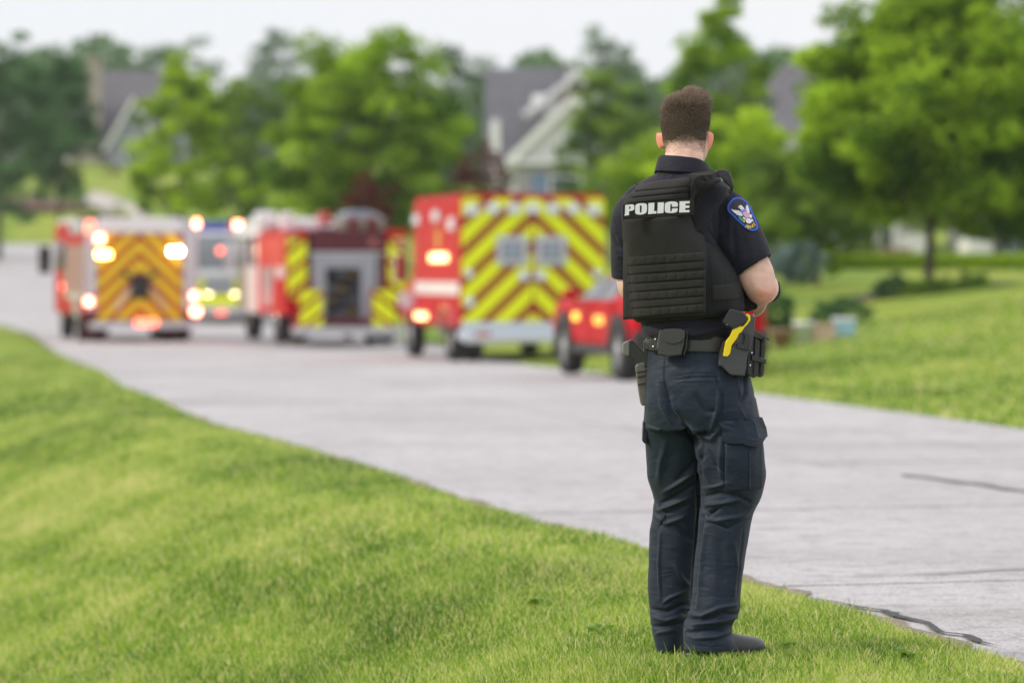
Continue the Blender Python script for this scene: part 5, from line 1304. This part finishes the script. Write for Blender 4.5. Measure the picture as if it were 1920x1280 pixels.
# --- shoulder patch
TP = lambda x, y: (1340+x/12.8, 350+y/12.8)
MBLU = mat('blue_embroidery', (.01, .10, .62), .6, bump=.6, bscale=900)
outer = smooth_loop([(300, 520), (320, 430), (400, 320), (500, 262), (610, 268), (730, 345), (810, 420), (860, 560), (960, 780), (1020, 960), (1010, 1030), (930, 1075), (840, 1080), (740, 1030), (560, 860), (400, 700), (315, 600)], 1)
cx_, cy_ = 640, 640
inner = smooth_loop([(345, 520), (362, 440), (430, 352), (510, 305), (600, 310), (700, 375), (775, 445), (820, 570), (915, 785), (972, 955), (960, 1005), (915, 1030), (850, 1036), (765, 995), (590, 835), (430, 680), (358, 590)], 1)
patch = drape_poly('shoulder_patch', [outer], .0035, MBLU, shirt, shirt_bv, 3, TP)
drape_poly('patch_field', [inner], .0046, mat('patch_navy', (.02, .018, .035), .7), patch, shirt_bv, 3, TP)
MWE = mat('white_embroidery', (.66, .66, .74), .6); MPK = mat('pink_embroidery', (.62, .33, .45), .6); MYE = mat('yellow_embroidery', (.75, .50, .05), .6); MGE = mat('green_embroidery', (.02, .28, .16), .6)
def em(P, m, nm, o_=.0056, c=1): drape_poly(nm, [P], o_, m, patch, shirt_bv, c, TP)
em([(380, 555), (450, 580), (560, 590), (620, 640), (648, 720), (610, 730), (520, 690), (440, 630)], MWE, 'eagle_wing')
em([(745, 445), (775, 500), (800, 580), (806, 670), (780, 672), (735, 600), (712, 520)], MWE, 'eagle_wing')
em([(560, 490), (610, 470), (645, 500), (690, 560), (640, 580), (600, 570), (585, 530), (555, 530)], MWE, 'eagle_head', .0062)
em([(535, 500), (575, 485), (590, 505), (560, 525), (555, 545)], MYE, 'eagle_beak', .0066)
em([(655, 745), (700, 770), (720, 800), (700, 820), (660, 800), (645, 770)], MWE, 'eagle_leg'); em([(790, 700), (830, 680), (860, 710), (858, 770), (820, 775), (785, 740)], MWE, 'eagle_leg')
em([(720, 800), (790, 775), (850, 820), (850, 880), (790, 912), (730, 890), (712, 840)], MWE, 'eagle_tail')
em([(855, 785), (880, 820), (900, 870), (870, 860), (845, 830)], MWE, 'arrows')
em([(590, 610), (680, 555), (730, 600), (640, 640)], MBLU, 'shield_top', .0068)
for i in range(3): em([(612+i*38, 600-i*14), (630+i*38, 592-i*14), (645+i*38, 612-i*14), (627+i*38, 622-i*14)], MWE, 'shield_star', .0074, 0)
em([(635, 640), (735, 600), (785, 690), (780, 760), (760, 800), (700, 760), (650, 700)], MPK, 'shield', .0066)
em([(555, 725), (600, 740), (650, 800), (660, 850), (620, 850), (570, 790)], MGE, 'olive_branch'); em([(650, 845), (690, 830), (700, 865), (670, 885)], MYE, 'gold_leaf', .0062, 0)
# POLICE arc lettering in strokes
def strokes_poly(px, py, ang, sc, S):
    ca, sa = math.cos(ang), math.sin(ang)
    for (x0_, y0_, x1_, y1_) in S:
        d_ = math.hypot(x1_-x0_, y1_-y0_) or 1; nx_, ny_ = -(y1_-y0_)/d_*.13, (x1_-x0_)/d_*.13
        Q = [(x0_+nx_, y0_+ny_), (x1_+nx_, y1_+ny_), (x1_-nx_, y1_-ny_), (x0_-nx_, y0_-ny_)]
        em([(px+(x*ca-y*sa)*sc, py+(x*sa+y*ca)*sc) for x, y in Q], MYE, 'patch_lettering', .0058, 0)
GL = {'P': [(0, 0, 0, 1), (0, 0, .6, 0), (.6, 0, .6, .5), (.6, .5, 0, .5)], 'O': [(0, 0, 0, 1), (0, 0, .6, 0), (.6, 0, .6, 1), (.6, 1, 0, 1)], 'L': [(0, 0, 0, 1), (0, 1, .5, 1)], 'I': [(.1, 0, .1, 1)], 'C': [(.6, 0, 0, 0), (0, 0, 0, 1), (0, 1, .6, 1)], 'E': [(0, 0, 0, 1), (0, 0, .55, 0), (0, .5, .45, .5), (0, 1, .55, 1)]}
for ch_, x_, y_, an in (('P', 728, 945, .32), ('O', 766, 958, .12), ('L', 812, 955, -.05), ('I', 846, 950, -.15), ('C', 862, 930, -.35), ('E', 896, 905, -.5)): strokes_poly(x_, y_, an, 62 if ch_ != 'I' else 62, [(a*.62, b*1.05, c_*.62, d__*1.05) for a, b, c_, d__ in GL[ch_]])
# --- trousers
hips = hloft([(645, 1217, 1388, .012, .120), (665, 1215, 1394, .01, .126), (690, 1213, 1402, .005, .135), (730, 1210, 1412, .0, .140), (770, 1209, 1418, .0, .135), (805, 1211, 1424, .0, .118)], 80, 2.3)
legL = hloft([(745, 1211, 1316, .06, .095), (800, 1208, 1322, .07, .10), (850, 1213, 1328, .095, .095), (905, 1218, 1330, .12, .088), (940, 1228, 1329, .135, .082), (975, 1226, 1325, .145, .078), (1000, 1222, 1322, .15, .078), (1060, 1219, 1314, .155, .076), (1110, 1218, 1308, .16, .074), (1150, 1221, 1302, .16, .074), (1170, 1222, 1297, .155, .071), (1190, 1226, 1294, .15, .068), (1228, 1234, 1288, .145, .064)], 56, 2.2)
legR = hloft([(745, 1296, 1417, -.02, .10), (800, 1300, 1426, -.03, .108), (850, 1303, 1432, -.035, .108), (905, 1310, 1433, -.03, .10), (935, 1311, 1424, -.03, .096), (960, 1309, 1412, -.03, .09), (1000, 1306, 1404, -.03, .087), (1060, 1300, 1394, -.035, .083), (1110, 1296, 1387, -.045, .08), (1145, 1290, 1384, -.05, .078), (1168, 1280, 1372, -.05, .074), (1185, 1279, 1371, -.055, .076), (1200, 1280, 1377, -.055, .082), (1214, 1281, 1378, -.055, .084)], 60, 2.2)
tro_me = union('trousers', [hips, legL, legR], .004, 4)
TF = [ # seam, pocket, folds (px from the photograph)
 ([(1246, 668), (1243, 700), (1246, 740), (1262, 775), (1285, 800)], 1.6, -2.5), ([(1299, 650), (1300, 695)], 1.0, -1.0),
 ([(1264, 704), (1290, 698), (1340, 698)], 1.2, -1.2), ([(1264, 710), (1290, 706), (1342, 704)], 1.5, -3), ([(1264, 714), (1290, 711), (1340, 710)], 2, 1.5),
 ([(1243, 720), (1256, 775), (1290, 812)], 7, -5), ([(1232, 715), (1240, 760), (1256, 790)], 6, 3), ([(1255, 745), (1275, 790), (1300, 805)], 6, 4),
 ([(1282, 795), (1310, 812), (1330, 820), (1345, 800)], 6, 6), ([(1262, 770), (1290, 805), (1305, 830)], 7, -8), ([(1300, 740), (1320, 768), (1336, 770)], 7, -5), ([(1344, 720), (1342, 760), (1330, 800)], 5, 4),
 ([(1338, 700), (1348, 740), (1344, 800)], 4, -3), ([(1225, 800), (1262, 812), (1290, 818)], 4, 4), ([(1212, 794), (1245, 806), (1262, 812)], 3, -4), ([(1248, 830), (1240, 870), (1236, 905)], 8, 4), ([(1270, 900), (1300, 870), (1318, 850)], 6, -5),
 ([(1245, 925), (1275, 905), (1310, 880)], 5, 5), ([(1244, 945), (1278, 925), (1312, 905)], 5, -6), ([(1236, 960), (1258, 950), (1300, 930)], 4, 5), ([(1228, 942), (1245, 965), (1290, 950)], 4, -5), ([(1232, 970), (1252, 985), (1284, 972)], 4.5, 5), ([(1248, 962), (1250, 975), (1240, 990)], 2.5, -4),
 ([(1306, 830), (1318, 870), (1330, 905)], 8, 5), ([(1348, 820), (1346, 870), (1352, 905)], 6, 4), ([(1326, 840), (1340, 868), (1352, 880)], 3, -3),
 ([(1312, 915), (1340, 908), (1362, 900)], 4, 4), ([(1312, 930), (1345, 918), (1378, 925), (1400, 936)], 4.5, -6), ([(1315, 944), (1345, 940), (1388, 930)], 4, 6), ([(1314, 952), (1326, 960), (1344, 948)], 3.5, -7), ([(1318, 968), (1340, 972), (1390, 962), (1408, 945)], 5, 4), ([(1330, 975), (1360, 985), (1400, 968)], 3, -4),
 ([(1320, 985), (1312, 1040), (1304, 1130)], 7, 4), ([(1345, 985), (1352, 1060), (1350, 1110)], 14, -3), ([(1372, 1010), (1378, 1060), (1372, 1110)], 6, 3), ([(1390, 985), (1384, 1060), (1378, 1110)], 3, -2),
 ([(1240, 1000), (1238, 1060), (1240, 1130)], 4, 3), ([(1262, 985), (1282, 1000), (1300, 1015)], 6, -4), ([(1268, 1065), (1282, 1090), (1296, 1105)], 6, 4), ([(1245, 1135), (1258, 1125), (1292, 1110)], 4, 4),
 ([(1224, 1148), (1252, 1150), (1290, 1135)], 4.5, -6), ([(1226, 1162), (1250, 1168), (1282, 1158)], 4, 5), ([(1226, 1180), (1250, 1178), (1280, 1172)], 4, -5), ([(1232, 1195), (1240, 1190), (1270, 1185)], 4, 3),
 ([(1284, 1145), (1310, 1150), (1345, 1132), (1376, 1128)], 4, 5), ([(1283, 1156), (1320, 1152), (1350, 1142), (1380, 1146)], 4, -6), ([(1296, 1165), (1340, 1158), (1380, 1152)], 4, 5), ([(1286, 1180), (1310, 1174), (1345, 1172), (1366, 1165)], 4, -6), ([(1296, 1190), (1340, 1186), (1366, 1178)], 4, 4), ([(1292, 1172), (1300, 1180)], 3, 3), ([(1281, 1201), (1330, 1204), (1377, 1200)], 1.2, -.8),
 ([(1393, 700), (1395, 735), (1384, 752)], 4, -6), ([(1378, 705), (1382, 730), (1386, 748)], 4, 2), ([(1382, 760), (1390, 778), (1384, 790)], 4, 2), ([(1318, 805), (1310, 900), (1314, 960), (1306, 1060), (1300, 1130)], 5, -6)]
folds(tro_me, TF, noise=.5, front=-.3, gain=2.2, ws=.72); tro = mesh_obj('trousers', tro_me, MTRO, officer); tro_bv = bvh_of(tro_me)
def pocket(name, L, Rr, h, th, bars=0, puff=.002, nx_=24, ny_=20): return strap_panel(name, L, Rr, h, .001, th, MTRO, tro, bars=bars, puff=puff, nx_=nx_, ny_=ny_, bv=tro_bv)
pocket('cargo_pocket', (1355, 828), (1426, 822), 90, .005, puff=.004)
pocket('pocket_pleat', (1397, 842), (1403, 841), 72, .011, puff=.0, nx_=4)
fl = drape_poly('pocket_flap', [[(1347, 788), (1380, 785), (1416, 782), (1424, 800), (1427, 818), (1419, 827), (1409, 836), (1385, 829), (1354, 825)]], .014, MTRO, tro, tro_bv, 3)
so = fl.modifiers.new('t', 'SOLIDIFY'); so.thickness = .011; so.offset = 0
bv_ = fl.modifiers.new('b', 'BEVEL'); bv_.width = .002
oriented_prism('left_cargo_pocket', [(1207, 791), (1214, 791), (1214, 833), (1209, 832), (1205.5, 828)], .03, .11, MTRO, tro, bev=.002)
oriented_prism('orange_tab', [(1413, 755), (1419, 757), (1424, 782), (1417, 783)], -.02, .0, mat('orange_fabric', (.75, .30, .02), .6), tro, bev=.0015)
# --- belt and its kit
def band(name, z0f, hpx, off, m, parent, py0, py1, n=90):
    V = []; F = []; yc = .012
    for j, (py, o_) in enumerate(((0, off), (0, off+.005), (hpx, off+.005), (hpx, off))):
        for k in range(n):
            t = 2*math.pi*k/n; x, y = superloop(n, 1, 1, 2.3, 0); 
            a = (86+o_/U); b = .122+o_
            xx_, yy_ = superloop(n, a*U, b, 2.3, R(25)); xx_ = xx_/np.abs(xx_).max()*a*U
            px = xx_[k]/U+1303; pyy = py0+(py1-py0)*(px-1217)/172+py
            V.append((PX(px)-ox, yy_[k]+yc, PZ(pyy)))
    for j in range(4):
        for k in range(n): F.append((j*n+k, j*n+(k+1) % n, ((j+1) % 4)*n+(k+1) % n, ((j+1) % 4)*n+k))
    return mesh_obj(name, pyd(name, V, F), m, parent)
def weave_mat(name):
    m = mat(name, (.030, .030, .032), .30, spec=.6); t = m.node_tree; b = t.nodes['Principled BSDF']
    tcn = N(t, 'ShaderNodeTexCoord'); v_ = N(t, 'ShaderNodeMapping'); v_.inputs['Rotation'].default_value = (0, R(45), 0); v_.inputs['Scale'].default_value = (1, 1, 1)
    t.links.new(tcn.outputs['Object'], v_.inputs['Vector'])
    ck = N(t, 'ShaderNodeTexWave', wave_type='BANDS', bands_direction='X'); ck.inputs['Scale'].default_value = 40
    ck2 = N(t, 'ShaderNodeTexWave', wave_type='BANDS', bands_direction='Z'); ck2.inputs['Scale'].default_value = 40
    t.links.new(v_.outputs[0], ck.inputs['Vector']); t.links.new(v_.outputs[0], ck2.inputs['Vector'])
    mm = N(t, 'ShaderNodeMath', operation='MULTIPLY'); t.links.new(ck.outputs['Fac'], mm.inputs[0]); t.links.new(ck2.outputs['Fac'], mm.inputs[1])
    bp = N(t, 'ShaderNodeBump'); bp.inputs['Strength'].default_value = .5; bp.inputs['Distance'].default_value = .0015
    t.links.new(mm.outputs[0], bp.inputs['Height']); t.links.new(bp.outputs[0], b.inputs['Normal']); return m
MWV = weave_mat('basketweave_leather')
belt = band('duty_belt', 0, 26, .006, MWV, officer, 628, 633)
band('belt_edge', 0, 2, .0075, MLEA, belt, 627, 632); band('belt_edge', 0, 2, .0075, MLEA, belt, 652.5, 657.5)
belt_bv = bvh_of(belt.data)
yb0 = hit(belt_bv, 1258, 642)[0]
oriented_prism('handcuff_pouch', [(1234, 618), (1270, 615), (1281, 619), (1279, 645), (1274, 664), (1250, 667), (1232, 664), (1229, 650)], yb0-.040, yb0, MWV, belt, shear=-.25, bev=.005)
fp_ = oriented_prism('pouch_flap', smooth_loop([(1235, 616), (1270, 614), (1281, 620), (1279, 633), (1268, 642), (1252, 643), (1240, 637), (1234, 627)], 1), yb0-.047, yb0-.041, MWV, belt, shear=-.25, bev=.0015)
oriented_prism('pouch_side', [(1281, 619), (1286, 621), (1285, 650), (1280, 664), (1276, 664), (1281, 645)], yb0-.038, yb0+.0, MLEA, belt, shear=-.3, bev=.002)
bt = hit(belt_bv, 1226, 640)[0]
oriented_prism('belt_keeper', [(1219, 630), (1233, 629), (1232, 656), (1217, 657)], bt-.012, bt+.004, MLEA, belt, shear=-.9, bev=.002)
for px, py in ((1228, 635), (1224, 649)):
    bm = bmesh.new(); bmesh.ops.create_uvsphere(bm, u_segments=14, v_segments=8, radius=.0048)
    bm_finish('snap', bm, mat('brass_snap', (.75, .68, .50), .2, metal=1.0), belt, True, loc=L3(px, py, bt-.013-.9*(px-1226)*U))
# pistol in its holster at the left hip
hl = oriented_prism('pistol_holster', [(1192, 687), (1200, 680), (1213, 678), (1213, 700), (1212, 745), (1211, 758), (1206, 762), (1202, 758), (1198, 735), (1195, 712)], .02, .07, mat('worn_holster', (.14, .125, .11), .45, bump=.3, bscale=200), belt, bev=.004)
for py in (697, 706, 720): oriented_prism('holster_band', [(1193.5+(py-697)*.12, py), (1213, py-4), (1213, py-1), (1194+(py-697)*.12, py+3)], .015, .075, MLEA, belt, bev=.001)
oriented_prism('holster_hanger', [(1208, 640), (1220, 636), (1220, 685), (1208, 690)], .015, .06, MLEA, belt, bev=.003)
gun = empty('pistol', (ox+L3(1190, 660, 0).x, D+.04, PZ(660)), label='black pistol in the holster at the officer\'s left hip', cat='pistol')
def rel(o_, root): 
    o_.parent = root; o_.location = -(Vector(root.location)-Vector(officer.location))
    return o_
rel(oriented_prism('grip', [(1176, 640), (1184, 637), (1190, 640), (1202, 655), (1213, 664), (1214, 690), (1205, 692), (1190, 676), (1177, 668), (1174, 664), (1174, 646)], .022, .058, MPOL, None, bev=.004), gun)
rel(oriented_prism('magazine_base', [(1169, 644), (1175, 640), (1181, 641), (1180, 668), (1172, 666), (1168, 662)], .018, .062, mat('grey_metal_base', (.20, .19, .18), .35, metal=.5), None, bev=.003), gun)
rel(oriented_prism('slide', [(1200, 672), (1213, 666), (1213, 700), (1204, 700)], .028, .052, MPOL, None, bev=.002), gun)
# stun gun and holster at the right hip
yt = -.16
sh_ = oriented_prism('stun_gun_holster', [(1372, 640), (1382, 612), (1394, 592), (1402, 587), (1411, 594), (1409, 620), (1402, 655), (1397, 660), (1391, 702), (1364, 700), (1348, 684), (1342, 683), (1343, 666), (1352, 652), (1368, 648)], yt, yt+.055, mat('grey_holster', (.055, .058, .066), .42, bump=.2, bscale=300), belt, shear=.25, bev=.004)
oriented_prism('holster_clip', [(1389, 622), (1401, 625), (1400, 655), (1376, 650), (1376, 641), (1388, 643), (1391, 632)], yt-.008, yt+.004, MPOL, belt, shear=.25, bev=.002)
oriented_prism('holster_window', [(1344, 672), (1357, 673), (1355, 684), (1344, 683)], yt-.004, yt+.01, mat('tan_clip', (.40, .32, .25), .5), belt, shear=.25, bev=.001)
oriented_prism('holster_rim', [(1350, 638), (1355, 636), (1346, 668), (1360, 668), (1366, 655), (1368, 660), (1361, 672), (1343, 671), (1342, 664)], yt-.010, yt+.002, MPOL, belt, shear=.25, bev=.001)
tz = empty('stun_gun', (ox+L3(1375, 620, 0).x, D+yt, PZ(620)), label='yellow and black stun gun in the holster at the officer\'s right hip', cat='stun gun')
rel(oriented_prism('grip', [(1349, 600), (1362, 577), (1367, 578), (1388, 584), (1398, 596), (1391, 604), (1381, 610), (1367, 615), (1358, 608), (1348, 604)], yt-.022, yt+.028, MPOL, None, shear=.25, bev=.005), tz)
rel(oriented_prism('battery_end', [(1351, 600), (1362, 580), (1366, 582), (1358, 600), (1354, 604)], yt-.027, yt-.015, MLEA, None, shear=.25, bev=.002), tz)
rel(oriented_prism('battery_latch', [(1349, 603), (1352, 602), (1359, 606), (1357, 608)], yt-.027, yt-.012, mat('worn_edge', (.5, .48, .4), .4), None, bev=.0005), tz)
MYB = mat('yellow_polymer', (.90, .68, .0), .4)
rel(oriented_prism('body_shell', [(1391, 589), (1396, 587), (1401, 590), (1401, 599), (1396, 606), (1390, 612), (1384, 621), (1380, 623), (1376, 632), (1370, 640), (1366, 645), (1363, 660), (1358, 666), (1350, 665), (1352, 652), (1355, 638), (1363, 628), (1368, 616), (1377, 612), (1381, 609), (1386, 611), (1392, 605), (1396, 599), (1396, 593)], yt-.014, yt+.02, MYB, None, shear=.25, bev=.0025), tz)
rel(oriented_prism('safety_slot', [(1363, 631), (1369, 627), (1370, 628), (1364, 633)], yt-.016, yt-.010, MPOL, None, shear=.25, bev=.0003), tz)
# magazine pouches
for k, (dx_, yk) in enumerate(((0, -.11), (14, -.06))):
    oriented_prism('magazine_pouch', [(1398+dx_, 624+dx_*.5), (1420+dx_*.9, 634+dx_*.2), (1419+dx_, 650), (1416+dx_, 703), (1409+dx_, 707), (1397+dx_*.8, 700)], yk, yk+.045, MPOL, belt, shear=.3, bev=.004)
    oriented_prism('pouch_rib', [(1412+dx_, 632), (1415+dx_, 633), (1412+dx_, 700), (1409+dx_, 700)], yk-.006, yk+.004, MPOL, belt, shear=.3, bev=.001)
oriented_prism('pouch_band', [(1406, 664), (1433, 672), (1432, 680), (1405, 674)], -.118, -.02, MPOL, belt, shear=.3, bev=.002)
oriented_prism('pouch_lid', [(1404, 616), (1421, 624), (1438, 634), (1437, 637), (1404, 622)], -.125, -.02, MPOL, belt, shear=.3, bev=.0015)
for px, py in ((1405, 660), (1402, 683)): 
    bm = bmesh.new(); bmesh.ops.create_uvsphere(bm, u_segments=12, v_segments=6, radius=.005); bm_finish('screw', bm, MCHR, belt, True, loc=L3(px, py, -.113))
# --- shoes
MSHOE = mat('shoe_leather', (.022, .023, .027), .4, coat=.1, bump=.15, bscale=300)
def shoe(hpx, hy, tpx, ty, nm='shoe'):
    a = Vector((PX(hpx)-ox, hy, .0)); b = Vector((PX(tpx)-ox, ty, .0)); ax = (b-a); Ls = ax.length; ax.normalize(); sv = Vector((ax.y, -ax.x, 0))
    secs = [(0, .024, .040), (.04, .033, .048), (.18, .036, .060), (.35, .038, .080), (.5, .043, .070), (.65, .050, .054), (.82, .050, .046), (.94, .038, .038), (1.0, .018, .028)]
    V = []; F = []; n = 20
    for t, w_, h_ in secs:
        for k in range(n):
            th = math.pi*2*k/n; c_ = math.cos(th); s_ = math.sin(th)
            z = .022+h_*max(0, s_)**.8 if s_ > 0 else .022+.012*s_
            V.append(a+ax*(t*Ls)+sv*(w_*math.copysign(abs(c_)**.8, c_))+Vector((0, 0, z)))
    for j in range(len(secs)-1):
        for k in range(n): F.append((j*n+k, j*n+(k+1) % n, (j+1)*n+(k+1) % n, (j+1)*n+k))
    F.append(tuple(range(n))); F.append(tuple(range((len(secs)-1)*n, len(secs)*n))[::-1])
    o_ = mesh_obj(nm, pyd(nm, V, F, True), MSHOE, officer); sb = o_.modifiers.new('s', 'SUBSURF'); sb.levels = 1; sb.render_levels = 1
    V = []; F = []
    for z in (-.005, .021):
        for t, w_, h_ in secs: V.append(a+ax*(t*Ls*1.02)+sv*(w_*1.08)+Vector((0, 0, z)))
        for t, w_, h_ in secs[::-1]: V.append(a+ax*(t*Ls*1.02)-sv*(w_*1.08)+Vector((0, 0, z)))
    m = len(V)//2; F = [tuple(range(m))[::-1], tuple(range(m, 2*m))]+[(i, (i+1) % m, m+(i+1) % m, m+i) for i in range(m)]
    mesh_obj('sole', pyd('sole', V, F), MBLK, o_)
shoe(1290, -.075, 1432, .11); shoe(1250, .13, 1336, .35)
# --- wrist watch, radio microphone, radio antenna
wt = tloft([(L3(1446, 544, .150), .040, .042), (L3(1447, 545, .178), .039, .041)], 28, 2)
mesh_obj('watch_strap', pyd('watch_strap', wt[0], wt[1], True), MPOL, officer)
oriented_prism('watch_case', [(1463, 526), (1468, 530), (1470, 545), (1466, 553), (1461, 545)], .145, .185, MLEA, officer, bev=.003)
mic = empty('radio_microphone', (ox+L3(1360, 335, 0).x, D, PZ(335)), label='black radio microphone clipped on the officer\'s right shoulder', cat='microphone')
rel(oriented_prism('microphone_body', [(1341, 322), (1347, 318), (1357, 317), (1367, 321), (1372, 332), (1377, 348), (1376, 354), (1371, 353), (1360, 344), (1350, 338), (1341, 331)], .0, .038, MPOL, None, bev=.005), mic)
rel(oriented_prism('face_plate', [(1346, 323), (1356, 320), (1363, 324), (1368, 338), (1362, 341), (1354, 333), (1346, 330)], -.004, .002, mat('dark_gloss', (.02, .02, .022), .15), None, bev=.001), mic)
rel(oriented_prism('clip', [(1344, 334), (1352, 333), (1359, 346), (1357, 350), (1350, 342), (1345, 342)], -.006, .004, mat('steel_clip', (.4, .4, .4), .3, metal=1), None, bev=.001), mic)
cd = tloft([(L3(1372, 352, .03), .004), (L3(1382, 372, .06), .004), (L3(1390, 400, .10), .004), (L3(1388, 440, .14), .004)], 8, 4)
rel(mesh_obj('cord', pyd('cord', cd[0], cd[1], True), MPOL), mic)
an = empty('radio_antenna', (ox+L3(1408, 400, 0).x, D+.15, PZ(400)), label='thin black radio antenna showing beside the shoulder patch', cat='antenna')
rel(cyl('rod', L3(1409, 470, .14), L3(1408, 385, .14), .0022, MPOL, None, seg=8), an); rel(cyl('tip', L3(1408, 386, .14), L3(1408, 380, .14), .0045, MPOL, None, seg=10), an)
